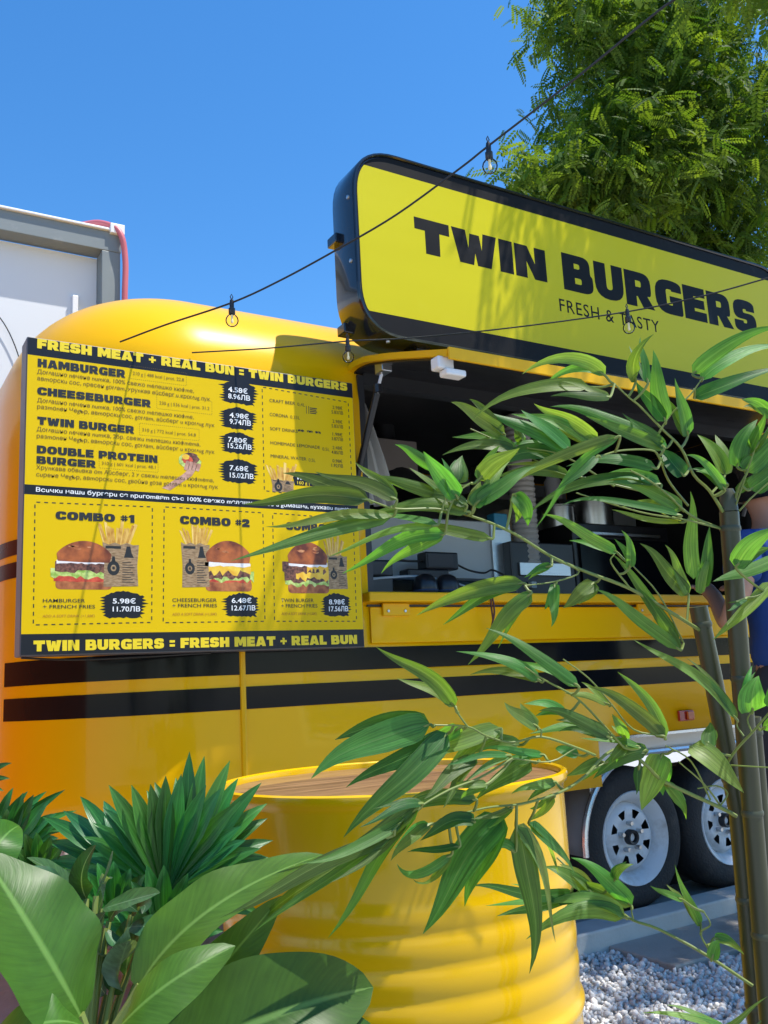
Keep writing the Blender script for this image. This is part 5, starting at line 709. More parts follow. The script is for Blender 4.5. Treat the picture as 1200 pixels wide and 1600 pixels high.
def text_obj(s, x0, x1, z0, cap, style, y, parent, name="lettering"):
    if style[0] == 'H':
        ps, w = fat_polys(s); me = polys_mesh(ps, name); rc = 1.0
    else:
        if any('\u0400' <= c <= '\u04ff' for c in s) and 'ЛВ' not in s: s = s.translate(BG)
        me = font_mesh(s, name, bold={'T': .004 if any('\u0400' <= c <= '\u04ff' for c in s) else 0.0, 'B': .014 if style[1] == 'W' else .005}[style[0]], shear=.2 if style[1] == 'O' else 0); rc = CAP
    place_flat(me, x0, x1, z0, cap, y, rc); return link_mesh(name, me, STY[style], parent)
for s, x0, x1, z0, cap, st in TEXTS: text_obj(s, x0, x1, z0, cap, st, YB - .00075, Bd)
def brush(x0, x1, z0, z1, sd):
    r = random.Random(sd); P = []; W, Hh = x1 - x0, z1 - z0
    for i in range(15): t = i / 14; P.append((x0 + W * (.16 + .64 * t), z1 - Hh * (.18 - .18 * math.sin(math.pi * (t * .9 + .05))) + r.uniform(-.03, .03) * Hh))
    for i in range(13): t = i / 12; P.append((x1 - W * (.15 + .05 * t) + W * ((.16 * r.uniform(.3, 1) * (1 - abs(t - .5))) if i % 2 else 0.0), z1 - Hh * (.16 + .70 * t)))
    for i in range(13): t = i / 12; P.append((x1 - W * (.15 + .62 * t), z0 + Hh * (.03 + r.uniform(-.02, .05))))
    for i in range(15): t = i / 14; P.append((x0 + W * (.16 - .02 * t) - W * ((.15 * r.uniform(.3, 1)) if i % 2 else 0.0), z0 + Hh * (.08 + .72 * t)))
    return P
for i, b in enumerate(PATCHES):
    mb = MB(); flat_poly(mb, brush(*b[:2], *sorted(b[2:]), i + 3), YB - .00030); mb.build("price_patch", M_board_k, Bd, fix=False)
x0, x1, z1, z0 = RIBBON; P = [(x0 + .004, z0), (x1, z0 + .002)] + [(x1, z1 - .002), (x0 + .002, z1)] + [(x0 - .004, z1 - .007), (x0 + .003, z1 - .012), (x0 - .003, z1 - .02)]
mb = MB(); flat_poly(mb, P, YB - .00030); mb.build("price_ribbon", M_board_k, Bd, fix=False)
def dashes(q, dl, gp, w, m, name):
    mb = MB()
    for i in range(4):
        a, b = np.array(q[i]), np.array(q[(i + 1) % 4]); Ln = np.linalg.norm(b - a); n = max(2, round((Ln + gp) / (dl + gp))); t = (b - a) / Ln; nn = np.array([-t[1], t[0]]) * w / 2
        st = Ln / n
        for k in range(n):
            p = a + t * (k * st + st * .18); r = a + t * (k * st + st * .82 - (gp - dl * .4 if False else st * .14))
            flat_poly(mb, [tuple(p - nn), tuple(r - nn), tuple(r + nn), tuple(p + nn)], YB - .00030)
    mb.build(name, m, Bd, fix=False)
for q in DASH: dashes(q, .012, .010, .0032, M_ink_k, "dashed_border")
for (a, b, c, d) in WBOX: dashes([[a, c], [b, c], [b, d], [a, d]], .0035, .003, .0011, M_ink_b, "dotted_box")
# food pictures: printed shapes in layers
def pm(name, c1, c2, scale, lo=.35, hi=.65, st=(1, 1, 1)):
    m, N, L, b = principled(name); tc = N.new("ShaderNodeTexCoord"); mp = N.new("ShaderNodeMapping"); mp.inputs['Scale'].default_value = st; L.new(tc.outputs['Object'], mp.inputs[0])
    nz = N.new("ShaderNodeTexNoise"); nz.inputs['Scale'].default_value = scale; nz.inputs['Detail'].default_value = 7; L.new(mp.outputs[0], nz.inputs[0])
    cr = N.new("ShaderNodeValToRGB"); e = cr.color_ramp.elements; e[0].position = lo; e[0].color = (*c1, 1); e[1].position = hi; e[1].color = (*c2, 1)
    L.new(nz.outputs['Fac'], cr.inputs[0]); L.new(cr.outputs[0], b.inputs['Base Color']); b.inputs['Roughness'].default_value = .35; return m
PB = [pm("print_bun", (.13, .025, .008), (.50, .135, .03), 22), pm("print_bun_shine", (.42, .12, .03), (.66, .30, .13), 60), pm("print_onion", (.80, .74, .70), (.92, .88, .84), 60), pm("print_patty", (.05, .018, .012), (.26, .10, .06), 130),
      pm("print_lettuce", (.25, .42, .05), (.62, .72, .22), 90), pm("print_tomato", (.45, .03, .015), (.75, .12, .05), 60), pm("print_cheese", (.80, .42, .02), (.92, .62, .06), 40), pm("print_bun_base", (.22, .05, .014), (.52, .18, .055), 40)]
def wavy(x0, x1, z0, z1, amp, n, sd):
    r = random.Random(sd); P = []
    for i in range(n + 1): P.append((x0 + (x1 - x0) * i / n, z1 + r.uniform(-amp, amp)))
    for i in range(n + 1): P.append((x1 - (x1 - x0) * i / n + r.uniform(-.3, .3) * amp, z0 + r.uniform(-amp, amp) * 1.3))
    return P
def burger(bx, layers, sd):
    x0, x1, z1, z0 = bx; W, Hh = x1 - x0, z1 - z0; mb = MB(); X = lambda u: x0 + W * u; Z = lambda v: z0 + Hh * v; e = .00003; y = YB - .00035
    def rrp(u0, u1, v0, v1, r=.06): return [(X(a), Z(b)) for a, b in rnd([(u0, v0, r), (u1, v0, r), (u1, v1, r), (u0, v1, r)])]
    flat_poly(mb, rrp(.07, .97, 0, .22, .09), y, 7)
    for k, (mi, u0, u1, v0, v1, amp) in enumerate(layers):
        flat_poly(mb, wavy(X(u0), X(u1), Z(v0), Z(v1), amp * Hh, 15, sd + k), y - e * (k + 1), mi)
    dome = [(X(.08 + .88 * (i / 24)), Z(.60 + .40 * math.sin(math.pi * (.04 + .92 * i / 24)) ** .55)) for i in range(25)] + [(X(.93), Z(.56)), (X(.5), Z(.555)), (X(.10), Z(.575))]
    flat_poly(mb, dome, y - e * 8, 0)
    r = random.Random(sd)
    for _ in range(4):
        cx, cz = r.uniform(.3, .75), r.uniform(.76, .90); a = r.uniform(.03, .08)
        flat_poly(mb, [(X(cx + a * math.cos(t * .7) * (1 + .3 * math.sin(t * 2))), Z(cz + .35 * a * math.sin(t * .7))) for t in range(9)], y - e * 9, 1)
    o = mb.build("burger_picture", PB, Bd, fix=False); return o
Lh = [(5, .04, .97, .16, .28, .01), (4, -.01, 1.0, .24, .40, .028), (3, .06, .96, .36, .58, .03), (2, .08, .92, .53, .60, .012)]
Lc = [(5, .10, .96, .18, .30, .015), (4, -.05, 1.02, .20, .42, .035), (3, .08, .94, .26, .50, .03), (6, .12, .96, .36, .52, .05), (2, .06, .95, .49, .565, .012)]
Lt = [(4, .02, .98, .16, .32, .04), (3, .0, .95, .22, .40, .03), (6, .25, 1.0, .26, .44, .05), (3, -.04, .92, .40, .58, .03), (6, .50, .95, .42, .54, .05), (2, .10, .95, .52, .60, .015)]
for bx, L, sd in zip(BURGERS, (Lh, Lc, Lt), (1, 7, 20)): burger(bx, L, sd)
PF = [pm("print_fry", (.62, .33, .04), (.90, .62, .17), 50, st=(1, 1, .3)), pm("print_fry_edge", (.50, .22, .02), (.72, .42, .08), 50), pm("print_paper", (.22, .13, .055), (.44, .29, .15), 70, st=(1, 1, 4)), M_ink_k, pm("print_paper_light", (.42, .29, .15), (.52, .38, .22), 80)]
def bag(bb, fb, sd):
    r = random.Random(sd); mb = MB(); y = YB - .00035; e = .00003
    x0, x1, z1, z0 = fb; W = x1 - x0; Hh = z1 - z0
    for i in range(13):
        t = (i + .5) / 13; cx = x0 + W * (.24 + .52 * t); tx = x0 + W * (t + r.uniform(-.06, .06)); tz = z1 - Hh * r.uniform(0, .38); w = W * r.uniform(.030, .045)
        flat_poly(mb, [(cx - w, z0 - Hh * .2), (cx + w, z0 - Hh * .2), (tx + w, tz), (tx - w, tz + Hh * .05)], y - e * (i % 4), i % 2)
    x0, x1, z1, z0 = bb; W = x1 - x0; Hh = z1 - z0
    P = [(x0 + W * .03, z0), (x1 - W * .02, z0 + Hh * .02), (x1 - W * .05, z0 + Hh * .45), (x1, z1 - Hh * .04)] + [(x1 - W * (i / 6), z1 - Hh * .05 * (i % 2)) for i in range(1, 6)] + [(x0, z1), (x0 + W * .05, z0 + Hh * .5)]
    flat_poly(mb, P, y - e * 5, 2)
    # printed emblem: dark ring badge, word bar and lines of print
    cx, cz, rr_ = x0 + W * .30, z0 + Hh * .42, W * .17
    ring = lambda s, k: [(cx + rr_ * s * math.cos(t * math.pi / 9), cz + rr_ * 1.2 * s * math.sin(t * math.pi / 9)) for t in range(18)]
    flat_poly(mb, ring(1, 0), y - e * 6, 3); flat_poly(mb, ring(.45, 0), y - e * 7, 2); flat_poly(mb, ring(.22, 0), y - e * 8, 3)
    flat_poly(mb, [(cx - rr_ * .3, cz + rr_ * 1.1), (cx + rr_ * .3, cz + rr_ * 1.1), (cx + rr_ * .2, cz + rr_ * 1.9), (cx - rr_ * .2, cz + rr_ * 1.9)], y - e * 6, 3)
    flat_poly(mb, pt(x0 + W * .08, z1 - Hh * .14, x1 - W * .5, z1 - Hh * .08), y - e * 6, 3)
    for k in range(9): flat_poly(mb, pt(x0 + W * .54, z0 + Hh * (.10 + .055 * k), x1 - W * (.12 + .05 * (k % 3)), z0 + Hh * (.118 + .055 * k)), y - e * 6, 3)
    flat_poly(mb, [(x0 + W * .58, z1 - Hh * .34), (x0 + W * .86, z1 - Hh * .34), (x0 + W * .80, z1 - Hh * .24), (x0 + W * .76, z1 - Hh * .08), (x0 + W * .66, z1 - Hh * .08), (x0 + W * .62, z1 - Hh * .24)], y - e * 6, 3)
    mb.build("fries_picture", PF, Bd, fix=False)
for i, (b, f) in enumerate(BAGS): bag(b, f, i)
# wrapped burger held in a hand (print)
PH = [pm("print_skin", (.42, .20, .13), (.66, .38, .27), 60), PB[3], PB[4], PB[6], PB[5], PB[2]]
(hx0, hx1, hz1, hz0), (ax0, ax1, az1, az0) = HAND; mb = MB(); y = YB - .00035
flat_poly(mb, [(ax0, az0 + .004), (ax0 + .025, az0 - .002), (ax1, az1 - .014), (hx1 - .014, hz0 + .006), (hx1 - .03, hz0 + .012), (ax1 - .03, az1 - .012)], y, 0)
cx, cz = (hx0 + hx1) / 2, hz0 + (hz1 - hz0) * .62; w = (hx1 - hx0) / 2
blob = lambda s, dx, dz, sd: [(cx + dx + w * s * (1 + .12 * math.sin(3 * t + sd)) * math.cos(t * math.pi / 8), cz + dz + w * .72 * s * math.sin(t * math.pi / 8)) for t in range(16)]
flat_poly(mb, blob(1.0, 0, 0, 1), y - .00004, 2); flat_poly(mb, blob(.75, .004, .008, 2), y - .00008, 1); flat_poly(mb, blob(.5, -.006, .002, 3), y - .00012, 4); flat_poly(mb, blob(.35, -.012, .012, 4), y - .00016, 3)
for i in range(4): fx = hx0 + .016 + i * .012; flat_poly(mb, rnd([(fx, hz0 + .002, .004), (fx + .013, hz0 - .002, .004), (fx + .021, hz0 + .028 - i * .002, .004), (fx + .009, hz0 + .032 - i * .002, .004)]), y - .0002, 0)
mb.build("hand_picture", PH, Bd, fix=False)
# small drink marks: beer glass and lines, three scribbled logos
mb = MB(); y = YB - .00030
def ub(px, pz): return px, pz
for k in range(4): flat_poly(mb, pt(1.352, 1.972 - k * .006, 1.380 - .004 * (k % 2), 1.9755 - k * .006), y)
flat_poly(mb, pt(1.338, 1.952, 1.340, 1.980), y); flat_poly(mb, pt(1.347, 1.952, 1.349, 1.980), y)
for j, x in enumerate((1.305, 1.338, 1.368)):
    for k in range(5): flat_poly(mb, rnd([(x + k * .0045, 1.886 + .003 * ((k + j) % 3), .001), (x + k * .0045 + .0045, 1.885, .001), (x + k * .0045 + .004, 1.893 + .002 * (k % 2), .001), (x + k * .0045 - .001, 1.892, .001)]), y)
mb.build("drink_marks", M_ink_k, Bd, fix=False)
# cable loop hanging below the board
mb = MB(); mb.tube(catmull([(.45, 2.70, 1.158), (.60, 2.70, 1.149), (.80, 2.70, 1.152), (1.0, 2.70, 1.158)], 8), .003, 6); mb.build("board_wire", M_rubcable, Bd, smooth=True)

# ------------------------------------------------------------------ shop sign (light box on the hatch)
SY = 2.50
SX0, SX1, SZ0, SZ1 = 1.468, 3.862, 2.204, 2.913
Sg = thing("shop_sign", "long yellow light box sign with rounded corners and black edge above the serving hatch", "shop sign", (2.66, 2.57, 2.21))
def rrect(x0, z0, x1, z1, r, n=10): return rnd([(x0, z0, r), (x1, z0, r), (x1, z1, r), (x0, z1, r)], n)
mb = MB(); mb.prism(rrect(SX0, SZ0, SX1, SZ1, .185), SY, SY + .15); cs = mb.build("casing", M_sign_case, Sg, smooth=True, bevel=.004)
mb = MB(); flat_poly(mb, rrect(SX0 + .016, SZ0 + .016, SX1 - .016, SZ1 - .016, .172), SY - .00025); mb.build("black_border", M_sign_k, Sg, fix=False)
mb = MB(); flat_poly(mb, [(x, min(max(z, SZ0 + .088), SZ1 - .070)) for x, z in rrect(SX0 + .020, SZ0 + .016, SX1 - .020, SZ1 - .016, .172, 16)], SY - .0005); mb.build("face", M_sign_y, Sg, fix=False)
# raised rim round the face
rp = rrect(SX0 + .006, SZ0 + .006, SX1 - .006, SZ1 - .006, .18)
mb = MB(); mb.tube([(x, SY - .003, z) for x, z in rp] + [(rp[0][0], SY - .003, rp[0][1])], .006, 6, cap=False); mb.build("rim", M_sign_case, Sg, smooth=True)
for s, x0, x1, z0, cap in (("TWIN", 1.720, 2.338, 2.556, .136), ("BURGERS", 2.424, 3.618, 2.545, .160)):
    ps, w = fat_polys(s, gap=.06); 
    k_ = (x1 - x0) / w; xx = 0
    for ch in s:
        lp, lw = fat_polys(ch); me = polys_mesh(lp, "letter"); place_flat(me, x0 + xx * k_, x0 + (xx + lw) * k_, z0, cap, SY - .0008); link_mesh("letter", me, M_sign_k, Sg); xx += lw + .06

def fw(t):
    q = font_mesh(t, "w", bold=.006, space=1.12); c = np.zeros(len(q.vertices) * 3); q.vertices.foreach_get('co', c); bpy.data.meshes.remove(q); c = c.reshape(-1, 3)[:, 0]; return c.max() - c.min()
WA = fw("FRESH & TASTY"); kf = (2.952 - 2.390) / WA
for t, st in (("FRESH", 0), ("&", fw("FRESH &") - fw("&")), ("TASTY", WA - fw("TASTY"))):
    me = font_mesh(t, "lettering", bold=.006, space=1.12); place_flat(me, 2.390 + st * kf, 2.390 + (st + fw(t)) * kf, 2.447, .052, SY - .0008, CAP); link_mesh("lettering", me, M_sign_k, Sg)
# rivets along the casing edge
for i, (x, y, z) in enumerate([(SX0 - .002, SY + .03, 2.72), (SX0 - .002, SY + .03, 2.48), (1.60, SY + .03, SZ0 - .001), (2.0, SY + .03, SZ0 - .001), (2.5, SY + .03, SZ0 - .001)]):
    mb = MB(); mb.lathe([(0, -.004), (.007, -.003), (.008, .003)], 8, (x, y, z), axis='X' if x < SX0 else 'Z'); mb.build("rivet", M_steel, Sg, smooth=True)
# brackets behind and below
for x, y0, z in ((1.445, 2.60, 2.60), (1.47, 2.61, 2.268)):
    mb = MB(); mb.box((x + .004, y0, z - .018), (x + .09, 2.665, z + .018)); mb.build("bracket", M_sign_case, Sg, bevel=.004)
for x in (1.75, 2.6, 3.5):
    mb = MB(); mb.box((x - .03, 2.53, 2.150), (x + .03, 2.62, SZ0 - .001)); mb.build("foot", M_sign_case, Sg, bevel=.003)

# ------------------------------------------------------------------ string lights
def string_light(P, idx, label, r0, ends):
    root = thing("string_light", label, "string lights", tuple(P[len(P) // 2]), "string lights over the trailer")
    cv = [Vector(p) for p in catmull(P, 5)]
    mb = MB(); mb.tube(cv, r0, 6); mb.build("cable", M_rubcable, root, smooth=True)
    for i in idx:
        p = Vector(P[i])
        mb = MB(); mb.lathe([(0, .008), (.005, .008), (.0065, 0), (.0065, -.016), (.0095, -.018), (.0095, -.034), (.008, -.036), (0, -.036)], 14, tuple(p)); mb.tube([p + Vector((0, 0, .008)), p + Vector((.004, 0, .018)), p + Vector((0, 0, .026)), p + Vector((-.004, 0, .018)), p + Vector((0, 0, .008))], .0015, 5)
        s = mb.build("socket", M_plast, root, smooth=True)
        prof = [(.0085, -.034)] + [(.0185 * math.sin(math.radians(a)), -.050 - .0 - .0185 * math.cos(math.radians(a)) * 1.0) for a in range(155, -1, -11)]
        prof = [(.0085, -.033), (.0095, -.037)] + [(.0188 * math.sin(math.radians(a)), -.054 + .0188 * math.cos(math.radians(a))) for a in range(35, 181, 12)]
        mb = MB(); mb.lathe(prof, 18, tuple(p)); b = mb.build("bulb", M_glass, root, smooth=True)
        mb = MB(); mb.lathe([(0, -.036), (.0035, -.037), (.003, -.050), (.0045, -.056), (.0035, -.062), (0, -.063)], 8, tuple(p)); f = mb.build("filament", M_fil, None, smooth=True); f.parent = b
    return root
string_light(STRING_A, (3, 8), "black bulb string rising steeply from the board past the sign to the top edge", .0029, None)
string_light(STRING_B, (2, 5), "black bulb string running low across the sign lettering", .0024, None)

# ------------------------------------------------------------------ steel drum with wooden top
DC = (.823, 1.365)
Dr = thing("drum_table", "glossy yellow steel drum used as a table with a brown wooden top", "drum table", (DC[0], DC[1], 0))
pr = [(0, .004), (.285, .004), (.2925, .012), (.2925, .03), (.284, .034)]
def ribs(z): return [(.284, z - .020), (.2852, z - .013), (.2885, z - .006), (.2900, z), (.2885, z + .006), (.2852, z + .013), (.284, z + .020)]
pr += ribs(.30)
cor = lambda z: [(.2835, z - .020), (.2839, z - .015), (.2850, z - .011), (.2853, z), (.2850, z + .011), (.2839, z + .015)]
for z in (.36, .40, .44, .48): pr += cor(z)
pr += ribs(.538)
for z in (.592, .634, .676, .718): pr += cor(z)
pr += [(.2838, .745), (.2838, .79), (.284, .858), (.286, .864), (.291, .868), (.2925, .874), (.2915, .881), (.287, .8835), (.282, .881), (.281, .874), (.281, .862)]
mb = MB(); mb.lathe(pr, 96, (DC[0], DC[1], 0)); drum = mb.build("drum_body", M_drum, Dr, smooth=True)
mb = MB(); mb.lathe([(0, .872), (.279, .872), (.2805, .870), (.2805, .860)], 72, (DC[0], DC[1], 0)); mb.build("wooden_top", M_wood, Dr, smooth=True)

# ------------------------------------------------------------------ bamboo plant
Bp = thing("bamboo_plant", "tall artificial bamboo with green canes and long narrow leaves in the right foreground", "bamboo plant", (1.04, .84, 0))
def cane(pts, ext):
    P = [Vector(p[:3]) for p in pts]; r = [p[3] for p in pts]
    d = (P[-1] - P[-2]).normalized(); t = (P[-1].z - .20) / -d.z if d.z < 0 else .4
    P.append(P[-1] + d * t); r.append(r[-1] * 1.05)
    cv = []; rv = []
    tot = sum((b - a).length for a, b in zip(P[:-1], P[1:])); 
    for (a, b, ra, rb) in zip(P[:-1], P[1:], r[:-1], r[1:]):
        n = max(2, int((b - a).length / .02))
        for i in range(n): cv.append(a.lerp(b, i / n)); rv.append(ra + (rb - ra) * i / n)
    cv.append(P[-1]); rv.append(r[-1])
    mb = MB(); mb.tube(cv, rv, 16); o = mb.build("cane", M_cane, Bp, smooth=True)
    acc = .012; dist = 0
    for i in range(1, len(cv)):
        dist += (cv[i] - cv[i - 1]).length
        if dist > acc:
            acc += .17 + .03 * math.sin(i)
            dd = (cv[i] - cv[i - 1]).normalized(); mb = MB(); mb.tube([cv[i] - dd * .004, cv[i] - dd * .0015, cv[i] + dd * .0015, cv[i] + dd * .004], [rv[i] * 1.01, rv[i] * 1.10, rv[i] * 1.10, rv[i] * 1.01], 16)
            q = mb.build("node_ring", M_cane_node, None, smooth=True); q.parent = o
    return o
for c in CANES: cane(c, 0)
mb = MB(); a = Vector(CANES[0][0][:3]); up = (a - Vector(CANES[0][1][:3])).normalized(); mb.tube([a + up * .001, a + up * .022, a + up * .030], [.0118, .0105, .007], 14); q = mb.build("cane_top", M_cane_node, Bp, smooth=True)
r_ = random.Random(4)
for key, (stem, tws, lvs, pets) in BAMBOO.items():
    mb = MB(); cs_ = catmull([s for s in stem], 4)
    mb.tube([c[:3] for c in cs_], [float(c[3]) for c in cs_], 7)
    for tw in tws:
        ct = catmull([s for s in tw], 4); mb.tube([c[:3] for c in ct], [float(c[3]) for c in ct], 6)
    for l, p in zip(lvs, pets):
        b, m, p = Vector(l[:3]), Vector(l[3:6]), Vector(p); 
        if (b - p).length < .06: mb.tube(catmull([p, (p + b) / 2 + Vector((0, 0, -.002)), b, b + (m - b).normalized() * .008], 3), [.0017] * 9 + [.0010], 5)
    br = mb.build("branch", M_twig, Bp, smooth=True)
    for l in lvs:
        b, m, t = Vector(l[:3]), Vector(l[3:6]), Vector(l[6:9])
        hint = (EYE - m).normalized() * 1.0 + Vector((0, 0, r_.uniform(-.1, .75))) + Vector((r_.uniform(-.3, .3), r_.uniform(-.3, .3), 0))
        me = leaf_mesh(b, m, t, l[9] * r_.uniform(.82, .98), face=hint, fold=r_.uniform(.12, .35) * r_.choice((1, 1, -1)), twist=r_.uniform(-.5, .5), nseg=12, na=4)
        o = link_mesh("leaf", me, M_leaf, None); o.parent = br
        # a second blade from the same node, shorter and turned aside
        if r_.random() < (.85 if key in 'FKLNOPD' else .5):
            ang = math.radians(r_.choice((-1, 1)) * r_.uniform(9, 24)); ax = (m - EYE).normalized(); Rm = Matrix.Rotation(ang, 3, ax); sc = r_.uniform(.6, .92); off = ax * r_.uniform(.004, .03)
            m2 = b + off * .5 + Rm @ ((m - b) * sc); t2 = b + off + Rm @ ((t - b) * sc)
            me = leaf_mesh(b, m2, t2, l[9] * r_.uniform(.6, .85), face=hint + Vector((r_.uniform(-.5, .5), r_.uniform(-.3, .3), r_.uniform(-.2, .5))), fold=r_.uniform(.1, .35), twist=r_.uniform(-.7, .7), nseg=12, na=4)
            o = link_mesh("leaf", me, M_leaf, None); o.parent = br
mb = MB(); mb.lathe([(0, 0), (.13, 0), (.15, .02), (.17, .24), (.175, .26), (.165, .26), (.16, .245), (.158, .22), (0, .22)], 36, (1.045, .83, 0)); mb.build("pot", M_pot, Bp, smooth=True)
mb = MB(); mb.lathe([(0, .221), (.157, .2205)], 24, (1.045, .83, 0)); mb.build("soil", M_soil, Bp)

# ------------------------------------------------------------------ plants at lower left
Bg = thing("broad_leaf_plant", "plant with large broad glossy green leaves filling the lower left corner", "broad leaf plant", (.20, .82, .55))
for i, l in enumerate(BIG):
    b, m, t = Vector(l[:3]), Vector(l[3:6]), Vector(l[6:9])
    hint = [Vector((.45, -.75, .6)), Vector((-.1, -.5, .9)), Vector((-.3, -.45, .9)), Vector((0, -.4, .9)), Vector((-.1, -.8, .55)), Vector((0.2, -.9, .35)), Vector((0, -.5, .8)), Vector((.3, -.6, .6))][i].normalized()
    me = leaf_mesh(b, m, t, l[9], face=hint, fold=[.18, -.30, .22, .15, .25, .2, .2, .2][i], nseg=22, na=10, shape='broad', twist=[.1, -.9, .3, 0, -.3, .2, 0, 0][i])
    link_mesh("leaf", me, M_big, Bg)
    mb = MB(); d = (b - m).normalized(); mb.tube(catmull([b - d * .004, b + d * .05 + Vector((0, 0, -.03)), b.lerp(Vector((.20, .86, .56)), .6), Vector((.20 + .02 * math.sin(i), .86 + .02 * math.cos(i), .53))], 5), .0045, 7); mb.build("stalk", M_twig, Bg, smooth=True)
Bs = thing("bushy_plant", "small dark bushy plant with oval leaves between the fan palm and the broad leaves", "leafy plant", (.22, .97, .55))
for i, l in enumerate(BUSH):
    b, m, t = Vector(l[:3]), Vector(l[3:6]), Vector(l[6:9]); hint = (EYE - m).normalized() * .7 + Vector((r_.uniform(-.4, .4), 0, r_.uniform(.3, .9)))
    link_mesh("leaf", leaf_mesh(b, m, t, l[9], face=hint, fold=.2, nseg=12, na=6, shape='oval', twist=r_.uniform(-.4, .4)), M_bush, Bs)
    mb = MB(); mb.tube(catmull([b, b.lerp(Vector((.22, .97, .62)), .5), Vector((.22, .97, .53))], 4), .0028, 6); mb.build("stalk", M_twig, Bs, smooth=True)
PL = [("dark green fan palm with wide pleated fans beside the yellow drum", (.38, 1.15, .55)), ("small sunlit fan palm at the left edge behind the larger palm", (.05, 1.35, .55)), ("tip of a bright green palm frond at the far left edge", (-.15, 1.28, .55))]
for fr, (lab, loc) in zip(PALMS, PL):
    Pm = thing("fan_palm", lab, "palm", loc, "small fan palms by the drum")
    for fi, blades in enumerate(fr):
        c = Vector(blades[0][:3]); base = Vector((loc[0], loc[1], .53))
        mb = MB(); mb.tube(catmull([c, c.lerp(base, .5) + Vector((.01, .01, -.01)), base], 5), .004, 7); fo = mb.build("frond", M_twig, Pm, smooth=True)
        for l in blades:
            b, m, t = Vector(l[:3]), Vector(l[3:6]), Vector(l[6:9]); hint = (EYE - c).normalized() + Vector((r_.uniform(-.12, .12), 0, .30 + r_.uniform(-.1, .1)))
            me = leaf_mesh(b, m, t, l[9], face=hint, fold=.32, nseg=8, na=4, shape='palm', twist=r_.uniform(-.2, .2))
            o = link_mesh("blade", me, M_palm, None); o.parent = fo
# timber planter trough that carries the plants
Pt = thing("planter_box", "weathered timber planter trough under the palms and broad leaves", "planter", (.15, 1.1, 0))
for k in range(4):
    z0 = .02 + k * .128
    mb = MB(); mb.box((-.75, .74, z0), (.52, .762, z0 + .122)); mb.build("plank", M_wood_box, Pt, bevel=.003)
    mb = MB(); mb.box((-.75, 1.478, z0), (.52, 1.50, z0 + .122)); mb.build("plank", M_wood_box, Pt, bevel=.003)
    mb = MB(); mb.box((.4985, .7635, z0), (.5195, 1.4765, z0 + .122)); mb.build("plank", M_wood_box, Pt, bevel=.003)
mb = MB(); mb.box((-.75, .765, .04), (.4975, 1.475, .525)); mb.build("soil", M_soil, Pt)

# ------------------------------------------------------------------ white building behind
Bl = thing("white_building", "white panelled building with grey steel frame standing behind the trailer on the left", "building", (-1.0, 6.5, 0))
mb = MB(); mb.box((-3.6, 5.58, 0), (1.335, 9, 3.84)); mb.build("wall", M_bld, Bl)
mb = MB(); mb.box((-3.7, 5.46, 3.852), (1.46, 5.60, 3.985)); mb.build("roof_beam", M_bldf, Bl, bevel=.004)
mb = MB(); mb.box((-3.72, 5.44, 3.986), (1.44, 5.66, 4.002)); mb.build("roof_edge", M_white, Bl, bevel=.004)
mb = MB(); mb.box((1.338, 5.46, 0), (1.455, 5.60, 3.850)); mb.build("corner_post", M_bldf, Bl, bevel=.004)
mb = MB(); mb.box((1.385, 5.43, 3.97), (1.475, 5.66, 4.036)); mb.build("corner_cap", M_white, Bl, bevel=.003)
mb = MB(); mb.box((1.18, 5.545, 0), (1.215, 5.578, 3.55)); mb.build("downpipe", M_white, Bl, bevel=.004)
for x in (-2.4, -1.1, .2): 
    mb = MB(); mb.box((x - .004, 5.574, 0), (x + .004, 5.581, 3.84)); mb.build("panel_joint", M_bldf, Bl)
mb = MB(); mb.tube(catmull([(.60, 5.56, 3.45), (.78, 5.555, 3.30), (.90, 5.56, 3.0), (.95, 5.56, 2.6), (.97, 5.56, 1.6)], 8), .0035, 6); o = mb.build("wall_cable", M_rubcable, None, smooth=True); tag(o, "thin dark cable hanging down the white building wall", "cable")
mb = MB(); mb.tube(catmull([(1.08, 5.62, 4.02), (1.22, 5.58, 4.05), (1.34, 5.50, 4.055), (1.44, 5.43, 3.98), (1.478, 5.43, 3.80), (1.475, 5.43, 3.5), (1.482, 5.43, 3.0), (1.475, 5.43, 2.2), (1.475, 5.43, .02)], 8), .019, 10); o = mb.build("red_hose", M_hose, None, smooth=True); tag(o, "faded red hose draped over the corner of the white building", "hose")

# ------------------------------------------------------------------ customer at the counter
Pn = thing("person", "person in a blue t-shirt with short dark hair standing at the counter behind the bamboo", "person", (3.09, 2.20, 0))
def skin_body(name, nodes, edges, m, levels=2, parent=None, root=0):
    me = bpy.data.meshes.new(name); me.from_pydata([n[:3] for n in nodes], edges, [])
    o = bpy.data.objects.new(name, me); COL.objects.link(o); o.modifiers.new("skin", 'SKIN'); 
    for v, n in zip(me.skin_vertices[0].data, nodes): v.radius = (n[3], n[4] if len(n) > 4 else n[3]); v.use_root = False
    me.skin_vertices[0].data[root].use_root = True
    s = o.modifiers.new("sub", 'SUBSURF'); s.levels = levels; s.render_levels = levels
    dg = bpy.context.evaluated_depsgraph_get(); dg.update(); me2 = bpy.data.meshes.new_from_object(o.evaluated_get(dg)); bpy.data.objects.remove(o); bpy.data.meshes.remove(me)
    me2.name = name; me2.materials.clear(); return link_mesh(name, me2, m, parent, smooth=True)
px, py = 3.13, 2.20
